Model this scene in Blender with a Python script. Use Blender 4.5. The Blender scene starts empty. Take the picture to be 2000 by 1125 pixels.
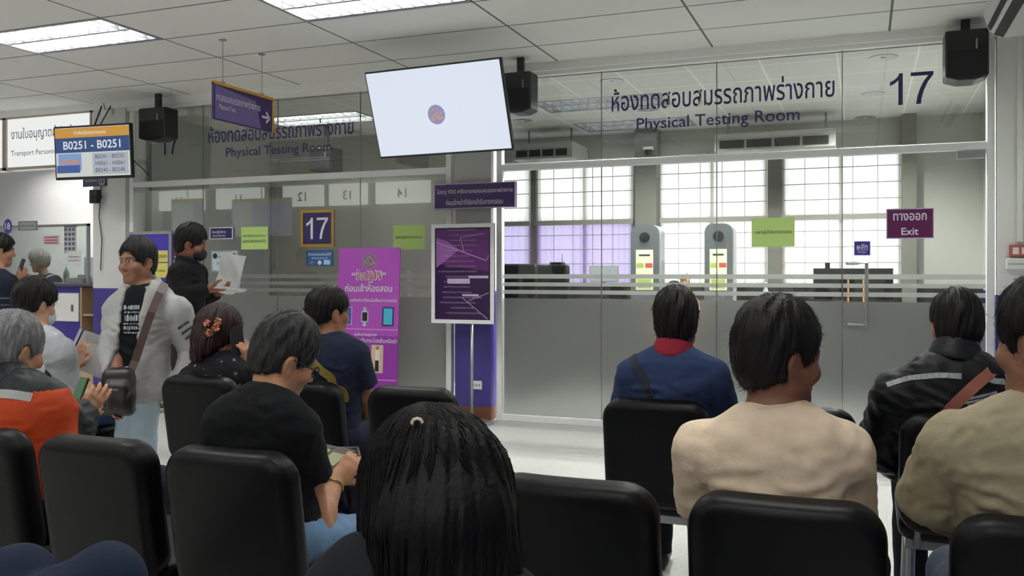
import bpy, bmesh, math, random
import numpy as np
from mathutils import Vector, Matrix, Euler
random.seed(7); np.random.seed(7)
S = bpy.context.scene
COL = S.collection

# ------------------------------------------------------------------ camera, world, exposure
CAM_H, FPX, YAW, HZ = 1.36, 1750.0, math.radians(21.4), 535.0
cam = bpy.data.objects.new('camera', bpy.data.cameras.new('camera')); COL.objects.link(cam)
cam.location = (0, 0, CAM_H); cam.rotation_euler = (math.pi/2, 0, YAW)
cam.data.sensor_width = 36; cam.data.lens = FPX/2000*36; cam.data.shift_y = (HZ-562.5)/2000
cam.data.clip_start = .05
S.camera = cam
W = bpy.data.worlds.new('overcast_sky'); S.world = W; W.use_nodes = True
W.node_tree.nodes['Background'].inputs[0].default_value = (.93, .96, 1, 1)
W.node_tree.nodes['Background'].inputs[1].default_value = 3.3
S.view_settings.view_transform = 'Standard'; S.view_settings.look = 'None'
S.view_settings.exposure = 0.0; S.view_settings.gamma = 1
S.cycles.use_denoising = True
S.cycles.max_bounces = 10; S.cycles.transparent_max_bounces = 24
S.cycles.diffuse_bounces = 5; S.cycles.glossy_bounces = 4
S.cycles.caustics_reflective = False; S.cycles.caustics_refractive = False
S.cycles.sample_clamp_indirect = 6
TUBE = 132.0          # strength of the fluorescent tubes

# pixel of the photograph -> point of the room at a known depth (Y), side (X) or height (Z)
FW = np.array([-math.sin(YAW), math.cos(YAW), 0]); RT = np.array([math.cos(YAW), math.sin(YAW), 0]); UP = np.array([0, 0, 1.])
CC = np.array([0, 0, CAM_H])
def ray(u, v): return FW+RT*(u-1000)/FPX+UP*(HZ-v)/FPX
def atY(u, v, Y): r = ray(u, v); return CC+r*(Y/r[1])
def atX(u, v, X): r = ray(u, v); return CC+r*(X/r[0])
def atZ(u, v, Z): r = ray(u, v); return CC+r*((Z-CAM_H)/r[2])

# ------------------------------------------------------------------ materials
def lin(c):
    if isinstance(c, str): c = tuple(int(c[i:i+2], 16) for i in (0, 2, 4))
    return tuple(((x/255)/12.92 if x/255 <= .04045 else ((x/255+.055)/1.055)**2.4) for x in c)+(1,)
MATS = {}
def mat(name, c, rough=.5, metal=0, spec=.5, emit=0, noise=0, nscale=20, bump=0, bscale=60, nstretch=None):
    if name in MATS: return MATS[name]
    m = bpy.data.materials.new(name); m.use_nodes = True
    nt = m.node_tree; b = nt.nodes['Principled BSDF']
    c = lin(c)
    b.inputs['Base Color'].default_value = c; b.inputs['Roughness'].default_value = rough
    b.inputs['Metallic'].default_value = metal; b.inputs['Specular IOR Level'].default_value = spec
    if emit: b.inputs['Emission Color'].default_value = c; b.inputs['Emission Strength'].default_value = emit
    if noise or bump:
        tc = nt.nodes.new('ShaderNodeTexCoord'); src = tc.outputs['Object']
        if nstretch:
            mp = nt.nodes.new('ShaderNodeMapping'); mp.inputs['Scale'].default_value = nstretch
            nt.links.new(src, mp.inputs[0]); src = mp.outputs[0]
    if noise:
        n = nt.nodes.new('ShaderNodeTexNoise'); n.inputs['Scale'].default_value = nscale; n.inputs['Detail'].default_value = 5
        nt.links.new(src, n.inputs['Vector'])
        r = nt.nodes.new('ShaderNodeValToRGB')
        r.color_ramp.elements[0].position = .3; r.color_ramp.elements[1].position = .7
        r.color_ramp.elements[0].color = tuple(x*(1-noise) for x in c[:3])+(1,)
        r.color_ramp.elements[1].color = tuple(min(1, x*(1+noise)) for x in c[:3])+(1,)
        nt.links.new(n.outputs[0], r.inputs[0]); nt.links.new(r.outputs[0], b.inputs['Base Color'])
    if bump:
        n2 = nt.nodes.new('ShaderNodeTexNoise'); n2.inputs['Scale'].default_value = bscale; n2.inputs['Detail'].default_value = 4
        nt.links.new(src, n2.inputs['Vector'])
        bp = nt.nodes.new('ShaderNodeBump'); bp.inputs['Strength'].default_value = bump; bp.inputs['Distance'].default_value = .01
        nt.links.new(n2.outputs[0], bp.inputs['Height']); nt.links.new(bp.outputs[0], b.inputs['Normal'])
    MATS[name] = m
    return m
def emat(name, c, s=1.0, gloss=.25):      # a lit screen or light box
    if name in MATS: return MATS[name]
    m = mat(name, c, rough=gloss)
    b = m.node_tree.nodes['Principled BSDF']
    b.inputs['Emission Color'].default_value = lin(c); b.inputs['Emission Strength'].default_value = s
    b.inputs['Base Color'].default_value = (.02, .02, .02, 1)
    return m
def glass(name, tint, ior=1.5):            # thin architectural glass: clear with a Fresnel reflection
    m = bpy.data.materials.new(name); m.use_nodes = True; nt = m.node_tree; nt.nodes.clear()
    o = nt.nodes.new('ShaderNodeOutputMaterial'); mx = nt.nodes.new('ShaderNodeMixShader')
    t = nt.nodes.new('ShaderNodeBsdfTransparent'); t.inputs[0].default_value = lin(tint)
    g = nt.nodes.new('ShaderNodeBsdfGlossy'); g.inputs['Roughness'].default_value = 0.0; g.inputs[0].default_value = (1, 1, 1, 1)
    f0 = ((ior-1)/(ior+1))**2; lw = nt.nodes.new('ShaderNodeLayerWeight'); lw.inputs[0].default_value = .5
    pw = nt.nodes.new('ShaderNodeMath'); pw.operation = 'POWER'; pw.inputs[1].default_value = 5; nt.links.new(lw.outputs['Facing'], pw.inputs[0])
    f = nt.nodes.new('ShaderNodeMath'); f.operation = 'MULTIPLY_ADD'; f.inputs[1].default_value = 1-f0; f.inputs[2].default_value = f0; nt.links.new(pw.outputs[0], f.inputs[0])
    nt.links.new(f.outputs[0], mx.inputs[0]); nt.links.new(t.outputs[0], mx.inputs[1]); nt.links.new(g.outputs[0], mx.inputs[2])
    nt.links.new(mx.outputs[0], o.inputs[0]); MATS[name] = m
    return m
def translucent(name, c, t=.6, clear=0.0, stripes=0):
    m = bpy.data.materials.new(name); m.use_nodes = True; nt = m.node_tree; nt.nodes.clear()
    o = nt.nodes.new('ShaderNodeOutputMaterial'); mx = nt.nodes.new('ShaderNodeMixShader'); mx.inputs[0].default_value = t
    d = nt.nodes.new('ShaderNodeBsdfDiffuse'); d.inputs[0].default_value = lin(c)
    l = nt.nodes.new('ShaderNodeBsdfTranslucent'); l.inputs[0].default_value = lin(c)
    nt.links.new(d.outputs[0], mx.inputs[1]); nt.links.new(l.outputs[0], mx.inputs[2])
    last = mx
    if clear:
        m2 = nt.nodes.new('ShaderNodeMixShader'); m2.inputs[0].default_value = clear
        tr = nt.nodes.new('ShaderNodeBsdfTransparent')
        nt.links.new(mx.outputs[0], m2.inputs[1]); nt.links.new(tr.outputs[0], m2.inputs[2]); last = m2
    nt.links.new(last.outputs[0], o.inputs[0]); MATS[name] = m
    return m

def frosted(name, c, tl=.25, rf=.55):                      # etched film: part dull white, part blurred view of what lies behind
    m = bpy.data.materials.new(name); m.use_nodes = True; nt = m.node_tree; nt.nodes.clear()
    N = lambda t: nt.nodes.new('ShaderNode'+t)
    o, m1, m2 = N('OutputMaterial'), N('MixShader'), N('MixShader'); d, l, r = N('BsdfDiffuse'), N('BsdfTranslucent'), N('BsdfRefraction')
    d.inputs[0].default_value = lin(c); l.inputs[0].default_value = lin('d8d8d6'); r.inputs[0].default_value = (.93, .93, .93, 1)
    r.inputs['Roughness'].default_value = .45; r.inputs['IOR'].default_value = 1.25
    m1.inputs[0].default_value = tl; m2.inputs[0].default_value = rf
    nt.links.new(d.outputs[0], m1.inputs[1]); nt.links.new(l.outputs[0], m1.inputs[2]); nt.links.new(m1.outputs[0], m2.inputs[1]); nt.links.new(r.outputs[0], m2.inputs[2])
    nt.links.new(m2.outputs[0], o.inputs[0]); MATS[name] = m
    return m

# ------------------------------------------------------------------ object helpers
def tag(o, label=None, cat=None, group=None, kind=None):
    if label: o['label'] = label
    if cat: o['category'] = cat
    if group: o['group'] = group
    if kind: o['kind'] = kind
    return o
def thing(name, label, cat, loc=(0, 0, 0), rz=0, group=None):
    o = bpy.data.objects.new(name, None); COL.objects.link(o); o.empty_display_size = .1
    o.location = loc; o.rotation_euler = (0, 0, rz)
    return tag(o, label, cat, group)
class MB:
    def __init__(s): s.v, s.f, s.m = [], [], []
    def add(s, v, f, mi=0):
        n = len(s.v); s.v += [tuple(map(float, x)) for x in v]; s.f += [tuple(i+n for i in q) for q in f]; s.m += [mi]*len(f); return s
    def box(s, lo, hi, mi=0):
        (a, b, c), (d, e, g) = lo, hi
        return s.add([(a, b, c), (d, b, c), (d, e, c), (a, e, c), (a, b, g), (d, b, g), (d, e, g), (a, e, g)],
                     [(0, 3, 2, 1), (4, 5, 6, 7), (0, 1, 5, 4), (1, 2, 6, 5), (2, 3, 7, 6), (3, 0, 4, 7)], mi)
    def cbox(s, c, size, mi=0, rot=None):
        h = [x/2 for x in size]
        t = MB().box((-h[0], -h[1], -h[2]), h); M = Euler(rot).to_matrix() if rot else Matrix.Identity(3)
        return s.add([tuple(M @ Vector(p)+Vector(c)) for p in t.v], t.f, mi)
    def tube(s, pts, r, n=10, mi=0, cap=True, close=False):
        pts = [Vector(p) for p in pts]; rr = r if isinstance(r, (list, tuple)) else [r]*len(pts)
        ring = []; ref = None
        for i, p in enumerate(pts):
            a = pts[i-1] if (i or close) else p; b = pts[(i+1) % len(pts)] if (i < len(pts)-1 or close) else p
            t = (b-a).normalized()
            if ref is None: ref = Vector((0, 0, 1)) if abs(t.z) < .9 else Vector((1, 0, 0))
            x = t.cross(ref).normalized(); y = x.cross(t).normalized(); ref = y
            ring.append([p+(x*math.cos(k*2*math.pi/n)+y*math.sin(k*2*math.pi/n))*rr[i] for k in range(n)])
        v = [q for R in ring for q in R]; f = []
        m = len(pts)
        for i in range(m if close else m-1):
            j = (i+1) % m
            f += [(i*n+k, i*n+(k+1) % n, j*n+(k+1) % n, j*n+k) for k in range(n)]
        if cap and not close: f += [tuple(range(n-1, -1, -1)), tuple((m-1)*n+k for k in range(n))]
        return s.add(v, f, mi)
    def lathe(s, prof, c=(0, 0, 0), n=24, mi=0):
        v = []; f = []
        for r, z in prof: v += [(c[0]+r*math.cos(k*2*math.pi/n), c[1]+r*math.sin(k*2*math.pi/n), c[2]+z) for k in range(n)]
        for i in range(len(prof)-1): f += [(i*n+k, i*n+(k+1) % n, (i+1)*n+(k+1) % n, (i+1)*n+k) for k in range(n)]
        f += [tuple(range(n-1, -1, -1)), tuple((len(prof)-1)*n+k for k in range(n))]
        return s.add(v, f, mi)
    def prism(s, poly, y0, y1, mi=0):       # polygon in x,z (counter-clockwise seen from -y) pushed along y
        n = len(poly)
        v = [(x, y0, z) for x, z in poly]+[(x, y1, z) for x, z in poly]
        return s.add(v, [tuple(range(n)), tuple(range(2*n-1, n-1, -1))]+[(i, n+i, n+(i+1) % n, (i+1) % n) for i in range(n)], mi)
    def build(s, name, mats, parent=None, smooth=False, bevel=0, seg=2):
        me = bpy.data.meshes.new(name); me.from_pydata(s.v, [], s.f)
        for m in (mats if isinstance(mats, (list, tuple)) else [mats]): me.materials.append(m)
        me.polygons.foreach_set('material_index', s.m)
        if smooth: me.polygons.foreach_set('use_smooth', [True]*len(s.f))
        me.update(); me.validate()
        bm = bmesh.new(); bm.from_mesh(me); bmesh.ops.recalc_face_normals(bm, faces=bm.faces)
        if bevel:
            bmesh.ops.bevel(bm, geom=[e for e in bm.edges], offset=bevel, segments=seg, affect='EDGES', profile=.5, clamp_overlap=True)
        bm.to_mesh(me); bm.free()
        o = bpy.data.objects.new(name, me); COL.objects.link(o)
        if parent: o.parent = parent
        return o
def copy_thing(root, loc, rz, label, group=None):
    r = root.copy(); COL.objects.link(r); r.location = loc; r.rotation_euler = (0, 0, rz); r['label'] = label
    if group: r['group'] = group
    for ch in list(root.children):
        c = ch.copy(); COL.objects.link(c); c.parent = r
        for g in list(ch.children):
            d = g.copy(); COL.objects.link(d); d.parent = c
    return r
def struct(o): o['kind'] = 'structure'; return o

def text_mesh(txt, w=None, h=None, thick=.0015, bold=0):
    cu = bpy.data.curves.new('t', 'FONT'); cu.body = txt; cu.align_x = 'CENTER'; cu.align_y = 'CENTER'; cu.size = 1
    cu.resolution_u = 3; cu.offset = bold
    ob = bpy.data.objects.new('t', cu); COL.objects.link(ob)
    bpy.context.view_layer.update()
    me = bpy.data.meshes.new_from_object(ob.evaluated_get(bpy.context.evaluated_depsgraph_get()))
    v = np.array([x.co[:] for x in me.vertices]) if len(me.vertices) else np.zeros((1, 3))
    f = [tuple(p.vertices) for p in me.polygons]
    bpy.data.objects.remove(ob); bpy.data.curves.remove(cu); bpy.data.meshes.remove(me)
    lo, hi = v.min(0), v.max(0); c = (lo+hi)/2; d = hi-lo
    sx = w/d[0] if w else (h/d[1]); sy = h/d[1] if h else sx
    v = (v-c)*[sx, sy, 1]
    return [(x, -thick, y) for x, y, z in v], f          # standing in x,z, facing -y
def lettering(txt, c, m, parent, w=None, h=None, bold=0, name='lettering', mb=None, mi=0, skew=0):
    v, f = text_mesh(txt, w, h, bold=bold)
    own = mb is None
    mb = mb or MB()
    mb.add([(x+c[0], y+c[1], z+c[2]+skew*x) for x, y, z in v], [q for q in f], mi)
    if not own: return mb
    o = mb.build(name, m, parent)
    return o
def disc(c, r, m, parent, name, y=0, n=28, rz=1.0, inner=0):
    mb = MB(); p = [(c[0]+r*math.cos(a)*1, c[1]+r*rz*math.sin(a)) for a in [k*2*math.pi/n for k in range(n)]]
    if inner:
        q = [(c[0]+inner*math.cos(a), c[1]+inner*rz*math.sin(a)) for a in [k*2*math.pi/n for k in range(n)]]
        mb.add([(x, y, z) for x, z in p+q], [(k, (k+1) % n, n+(k+1) % n, n+k) for k in range(n)])
    else: mb.prism(p, y, y+.001)
    return mb.build(name, m, parent)

# ------------------------------------------------------------------ organic shapes: signed distance fields -> surface nets
def cone(a, b, ra, rb, k=.02, op='u'):
    a = np.array(a, np.float32); b = np.array(b, np.float32); ba = b-a; L = float(ba@ba)+1e-9
    def f(p):
        q = p-a; t = np.clip(q@ba/L, 0, 1)
        return np.sqrt(((q-t[:, None]*ba)**2).sum(1))-(ra+(rb-ra)*t)
    return (op, f, k)
def ell(c, r, R=None, k=.02, op='u'):
    c = np.array(c, np.float32); r = np.array(r, np.float32); R = None if R is None else np.array(R, np.float32)
    def f(p):
        q = p-c
        if R is not None: q = q@R
        a = np.sqrt(((q/r)**2).sum(1)); b = np.sqrt(((q/r**2)**2).sum(1))+1e-9
        return a*(a-1)/b
    return (op, f, k)
def rbox(c, h, rad=.01, R=None, k=.01, op='u'):
    c = np.array(c, np.float32); h = np.array(h, np.float32)-rad; R = None if R is None else np.array(R, np.float32)
    def f(p):
        q = p-c
        if R is not None: q = q@R
        q = np.abs(q)-h
        return np.sqrt((np.maximum(q, 0)**2).sum(1))+np.minimum(q.max(1), 0)-rad
    return (op, f, k)
def half(c, n, k=.004):                      # keep the side n points away from
    c = np.array(c, np.float32); n = np.array(n, np.float32); n = n/np.linalg.norm(n)
    return ('i', lambda p: (p-c)@n, k)
def capped(a, b, ra, rb, k=.02):             # a sleeve: ends flat at b
    a = np.array(a, np.float32); b = np.array(b, np.float32); ba = b-a; L = float(ba@ba)+1e-9; n = ba/math.sqrt(L)
    def f(p):
        q = p-a; t = q@ba/L; tc = np.clip(t, 0, 1.2)
        d = np.sqrt(((q-tc[:, None]*ba)**2).sum(1))-(ra+(rb-ra)*tc)
        return np.maximum(d, (p-b)@n)
    return ('u', f, k)
def _run(ops, p, sel=None):
    d = np.full(len(p), 9., np.float32)
    for op, f, k in ops:
        e = f(p)
        d = _mix(op, d, e, k)
    return d
def _mix(op, d, e, k):
    if op == 'd': return d+e
    if op == 'u':
        if k <= 0: return np.minimum(d, e)
        h = np.clip(k-np.abs(d-e), 0, None)/k
        return np.minimum(d, e)-h*h*k*.25
    if op == 's': e = -e
    h = np.clip(k-np.abs(d-e), 0, None)/max(k, 1e-6)
    return np.maximum(d, e)+h*h*k*.25
def sdf_mesh(name, ops, lo, hi, h, mats, parent=None, matfn=None, B=7, post=None):
    lo = np.array(lo, np.float32); hi = np.array(hi, np.float32)
    nb = np.ceil((hi-lo)/h/B).astype(int)+1; n = nb*B
    gi = np.stack(np.meshgrid(*[np.arange(x) for x in nb], indexing='ij'), -1).reshape(-1, 3)
    ctr = (lo+(gi*B+(B-1)/2)*h).astype(np.float32)
    R = B*h*.5*1.7321
    dc = _run(ops, ctr)
    act = np.where(np.abs(dc) < R*1.35+.02)[0]
    off = np.stack(np.meshgrid(*[np.arange(B)]*3, indexing='ij'), -1).reshape(-1, 3)
    P = (lo+(gi[act][:, None, :]*B+off[None])*h).astype(np.float32)
    d = np.full(P.shape[:2], 9., np.float32); ca = ctr[act]
    for op, f, k in ops:
        if op in 'us':
            s = np.where(f(ca) < 3*R+k+.02)[0]
            if not len(s): continue
            e = f(P[s].reshape(-1, 3)).reshape(len(s), -1)
            d[s] = _mix(op, d[s], e, k)
        else:
            e = f(P.reshape(-1, 3)).reshape(d.shape); d = _mix(op, d, e, k)
    F = np.empty((len(gi), B**3), np.float32); F[:] = np.where(dc < 0, -1, 1)[:, None]; F[act] = d
    F = F.reshape(*nb, B, B, B).transpose(0, 3, 1, 4, 2, 5).reshape(*n)
    F[0] = F[-1] = 1; F[:, 0] = F[:, -1] = 1; F[:, :, 0] = F[:, :, -1] = 1
    s = F < 0
    c = s[:-1, :-1, :-1].astype(np.int8)
    cnt = np.zeros(np.array(n)-1, np.int8)
    cor = [(i, j, k) for i in (0, 1) for j in (0, 1) for k in (0, 1)]
    for i, j, k in cor: cnt += s[i:n[0]-1+i, j:n[1]-1+j, k:n[2]-1+k]
    cells = np.argwhere((cnt > 0) & (cnt < 8))
    idx = np.full(cnt.shape, -1, np.int32); idx[tuple(cells.T)] = np.arange(len(cells))
    val = np.stack([F[cells[:, 0]+i, cells[:, 1]+j, cells[:, 2]+k] for i, j, k in cor], 1)
    acc = np.zeros((len(cells), 3)); num = np.zeros(len(cells))
    cor = np.array(cor)
    for a in range(8):
        for b in range(a+1, 8):
            if abs(cor[a]-cor[b]).sum() != 1: continue
            x = (val[:, a] < 0) != (val[:, b] < 0)
            t = val[:, a]/(val[:, a]-val[:, b]+1e-12)
            p = cor[a]+(cor[b]-cor[a])*t[:, None]
            acc[x] += p[x]; num[x] += 1
    V = lo+(cells+acc/num[:, None])*h
    quads = []
    for ax in range(3):
        sl = [slice(None)]*3; sh = [slice(None)]*3; sl[ax] = slice(0, -1); sh[ax] = slice(1, None)
        A = s[tuple(sl)]; Bb = s[tuple(sh)]
        e = np.argwhere(A != Bb)
        o1, o2 = [(1, 2), (2, 0), (0, 1)][ax]
        e = e[(e[:, o1] > 0) & (e[:, o2] > 0) & (e[:, o1] < n[o1]-1) & (e[:, o2] < n[o2]-1)]
        fl = A[tuple(e.T)]
        def ci(d1, d2):
            q = e.copy(); q[:, o1] -= d1; q[:, o2] -= d2; return idx[tuple(q.T)]
        q = np.stack([ci(1, 1), ci(0, 1), ci(0, 0), ci(1, 0)], 1)
        q[~fl] = q[~fl][:, ::-1]
        quads.append(q)
    Q = np.concatenate(quads); Q = Q[(Q >= 0).all(1)]
    if post is not None: V = post(V)
    me = bpy.data.meshes.new(name)
    me.vertices.add(len(V)); me.vertices.foreach_set('co', V.astype(np.float32).ravel())
    me.loops.add(len(Q)*4); me.loops.foreach_set('vertex_index', Q.astype(np.int32).ravel())
    me.polygons.add(len(Q)); me.polygons.foreach_set('loop_start', np.arange(0, len(Q)*4, 4, dtype=np.int32))
    for m in (mats if isinstance(mats, (list, tuple)) else [mats]): me.materials.append(m)
    if matfn is not None: me.polygons.foreach_set('material_index', matfn(V[Q].mean(1)).astype(np.int32))
    me.update(calc_edges=True); me.polygons.foreach_set('use_smooth', [True]*len(Q)); me.update()
    o = bpy.data.objects.new(name, me); COL.objects.link(o)
    if parent: o.parent = parent
    return o
# ------------------------------------------------------------------ palette
white = mat('white_paint', 'ecedea', .6, bump=.03, bscale=30)
wallm = mat('wall_paint', 'dcdddb', .65, bump=.04, bscale=25)
greyw = mat('grey_wall_paint', 'b2b3b0', .7, bump=.04, bscale=25)
purple_w = mat('purple_wall_paint', '3d3580', .45)
brown = mat('brown_skirting', '6e4330', .5, noise=.15, nscale=12)
alu = mat('white_aluminium', 'f0f2f1', .45, 0, .4)
silver = mat('brushed_silver', 'a9abab', .35, .7)
steel = mat('steel', '8d8f92', .3, .9)
black = mat('black_plastic', '101113', .4)
dblack = mat('matt_black', '0b0c0d', .7)
gold = mat('gold_frame', 'b48a3c', .3, .7)
navy = mat('sign_navy', '231b55', .35)
signp = mat('sign_purple', '35205e', .35)
maroon = mat('sign_maroon', '5a0d4e', .35)
inkw = mat('white_ink', 'ece9f0', .5)
inkp = mat('purple_vinyl', '2a2159', .5)
inkd = mat('dark_ink', '2b2d36', .5)
yellowm = mat('sign_yellow', 'd39a26', .4)
lime = mat('lime_paper', 'b4d27c', .8)
paper = mat('white_paper', 'dfe0e0', .8)
leather = mat('black_leatherette', '050607', .42, 0, .15, bump=.05, bscale=220)
wood = mat('pale_wood_laminate', 'bfa680', .5, noise=.1, nscale=6, nstretch=(12, 12, 1))
dark = mat('dark_furniture', '23221f', .6)
gl = glass('clear_glass', 'e2e6e4', 1.55)
gl2 = glass('grey_film_glass', 'e3e6e3', 1.75)
frost = frosted('frosted_film', 'a3a4a3'); frost2 = frosted('frosted_stripe_film', 'a9aaa9', .72, .35)
CEIL, D = 3.27, 7.73

# ceiling tiles: dull white board with the lines of the hanging grid
def ceiling_mat(name, c, x0, dx, y0, dy, lw, line):
    m = mat(name, c, .85); nt = m.node_tree; b = nt.nodes['Principled BSDF']
    tc = nt.nodes.new('ShaderNodeTexCoord'); sp = nt.nodes.new('ShaderNodeSeparateXYZ'); nt.links.new(tc.outputs['Object'], sp.inputs[0])
    def M(op, a, v):
        n = nt.nodes.new('ShaderNodeMath'); n.operation = op
        for i, x in enumerate((a, v)):
            if isinstance(x, (int, float)): n.inputs[i].default_value = x
            else: nt.links.new(x, n.inputs[i])
        return n.outputs[0]
    def lines(o, a, d):
        f = M('FRACT', M('DIVIDE', M('ADD', o, -a+1000*d), d), 0)
        return M('MAXIMUM', M('LESS_THAN', f, lw/d), M('GREATER_THAN', f, 1-lw/d))
    k = M('MAXIMUM', lines(sp.outputs[0], x0, dx), lines(sp.outputs[1], y0, dy))
    mx = nt.nodes.new('ShaderNodeMix'); mx.data_type = 'RGBA'
    nt.links.new(k, mx.inputs[0]); mx.inputs[6].default_value = lin(c); mx.inputs[7].default_value = lin(line)
    nt.links.new(mx.outputs[2], b.inputs['Base Color'])
    return m
GX0, GDX, GY0, GDY = -1.18, 1.372, 5.10, .655
ceilm = ceiling_mat('ceiling_tile', 'e8e8e4', GX0, GDX, GY0, GDY, .009, '6b6c6b')
ceil_in = ceiling_mat('testing_room_ceiling_tile', 'd2d1cc', -.2, .62, 8.0, .62, .009, 'efefec')

def terrazzo():
    m = mat('terrazzo_floor', 'c2c2be', .32); nt = m.node_tree; b = nt.nodes['Principled BSDF']
    tc = nt.nodes.new('ShaderNodeTexCoord')
    v = nt.nodes.new('ShaderNodeTexVoronoi'); v.inputs['Scale'].default_value = 70; nt.links.new(tc.outputs['Object'], v.inputs['Vector'])
    r = nt.nodes.new('ShaderNodeValToRGB'); e = r.color_ramp.elements
    e[0].position = .0; e[0].color = lin('6a6a66'); e[1].position = .3; e[1].color = lin('cfcfcb')
    n = nt.nodes.new('ShaderNodeTexNoise'); n.inputs['Scale'].default_value = 45; nt.links.new(tc.outputs['Object'], n.inputs['Vector'])
    ad = nt.nodes.new('ShaderNodeMath'); ad.operation = 'MULTIPLY_ADD'; ad.inputs[1].default_value = .9; ad.inputs[2].default_value = -.40
    nt.links.new(n.outputs[0], ad.inputs[0]); s = nt.nodes.new('ShaderNodeMath'); s.operation = 'ADD'
    nt.links.new(v.outputs['Distance'], s.inputs[0]); nt.links.new(ad.outputs[0], s.inputs[1]); nt.links.new(s.outputs[0], r.inputs[0])
    nt.links.new(r.outputs[0], b.inputs['Base Color'])
    return m
floorm = terrazzo()

# ------------------------------------------------------------------ the room shell
XL, XR, YB, YF = -15.2, 1.25, -3.2, 11.25
struct(MB().box((XL-.2, YB-.2, -.15), (XR+.2, YF+.4, 0)).build('floor', floorm))
TX = [GX0+GDX*k for k in (-7, -5, -3, -1, 0)]          # troffers sit in these grid cells
TROFF = []
for k in (-8, -6, -4, -2, 0):
    for j in (-12, -8, -4, 0):
        TROFF.append((GX0+GDX*k, GY0+GDY*j))
IN_CEIL = 3.165
TROFF_IN = [(-3.25, 8.85), (-3.25, 10.3), (-6.6, 8.6)]  # last fitting is added to brighten the space behind the left glass
TROFF_SV = [(-12.2, 9.4), (-10.75, 9.4), (-9.2, 9.4), (-12.2, 8.2), (-10.4, 8.2)]  # unseen fittings, added to brighten the wall behind the service counter
def ceiling(holes, x0, x1, y0, y1, z, m, gx=(), gy=()):
    xs = sorted({round(v, 4) for v in (x0, x1, *[h[0] for h in holes], *[h[0]+GDX for h in holes]) if x0 <= v <= x1})
    ys = sorted({round(v, 4) for v in (y0, y1, *[h[1] for h in holes], *[h[1]+GDY for h in holes]) if y0 <= v <= y1})
    mb = MB()
    for i in range(len(xs)-1):
        for j in range(len(ys)-1):
            cx, cy = (xs[i]+xs[i+1])/2, (ys[j]+ys[j+1])/2
            if any(h[0] < cx < h[0]+GDX and h[1] < cy < h[1]+GDY for h in holes): continue
            mb.box((xs[i], ys[j], z), (xs[i+1], ys[j+1], z+.02))
    struct(mb.build('ceiling', m))
ceiling(TROFF, XL, XR, YB, D+.02, CEIL, ceilm)
ceiling(TROFF_SV, XL, -7.66, D+.02, YF, CEIL, ceilm)
ceiling(TROFF_IN, -7.66, XR, D+.02, YF+.2, IN_CEIL, ceil_in)
struct(MB().box((XL-.15, YB, 0), (XL, YF, 3.4)).build('wall_left', white))
struct(MB().box((XL, YB-.15, 0), (XR, YB, 3.4)).build('wall_back', wallm))
# right wall: white above, purple dado, brown skirting
w = MB().box((XR, YB, 1.18), (XR+.15, YF, 3.4)).box((XR, YB, .1), (XR+.15, YF, 1.18), 1).box((XR-.012, YB, 0), (XR+.15, D-.1, .1), 2)
struct(w.build('wall_right', [wallm, purple_w, brown]))
# posts of the partition line
def post(x0, x1, y0, y1, name, m=wallm):
    w = MB().box((x0, y0, 1.2), (x1, y1, CEIL)).box((x0, y0, .12), (x1, y1, 1.2), 1).box((x0-.004, y0-.012, 0), (x1+.004, y1, .12), 2)
    return struct(w.build(name, [m, purple_w, brown]))
xa, xb = atY(190, 500, D)[0], atY(254, 500, D)[0]
post(xa, xb-.01, D-.06, D+.25, 'wall_pillar')
xm0, xm1 = atY(893, 500, D)[0], atY(963, 500, D)[0]
post(xm0, xm1, D-.05, D+.2, 'wall_pier', greyw)
post(.945, XR, D-.06, D+.2, 'wall_stub', white)
# header above the glass
struct(MB().box((XL, D-.09, 3.2), (XR, D+.09, CEIL)).box((xb, D-.05, 3.165), (XR, D+.05, 3.2)).build('trim_1', white))
# ------------------------------------------------------------------ glazed partition
PL0, PL1 = atY(257, 500, D)[0], atY(884, 500, D)[0]
PR0, PR1 = atY(972, 500, D)[0], .935
def frame(name, x0, x1):
    mb = MB(); t = .055
    for a, b in ((x0, x0+t), (x1-t, x1)): mb.box((a, D-.035, 0), (b, D+.035, 3.17))
    mb.box((x0+t, D-.035, 2.315), (x1-t, D+.035, 2.375))
    mb.box((x0+t, D-.035, 0), (x1-t, D+.035, .055))
    struct(mb.build(name, alu, bevel=.004, seg=1))
frame('trim_2', PL0, PL1); frame('trim_3', PR0, PR1)
JL = [PL0+.055]+[atY(u, 500, D)[0] for u in (397, 543, 704)]+[PL1-.055]
JR = [PR0+.055]+[atY(u, 500, D)[0] for u in (1175, 1400, 1645)]+[PR1-.055]
nwin = 0
FZ = [(1.317, 1.357), (1.247, 1.282), (1.176, 1.212), (.06, 1.135)]     # stripes and sheet of frosted film
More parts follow.
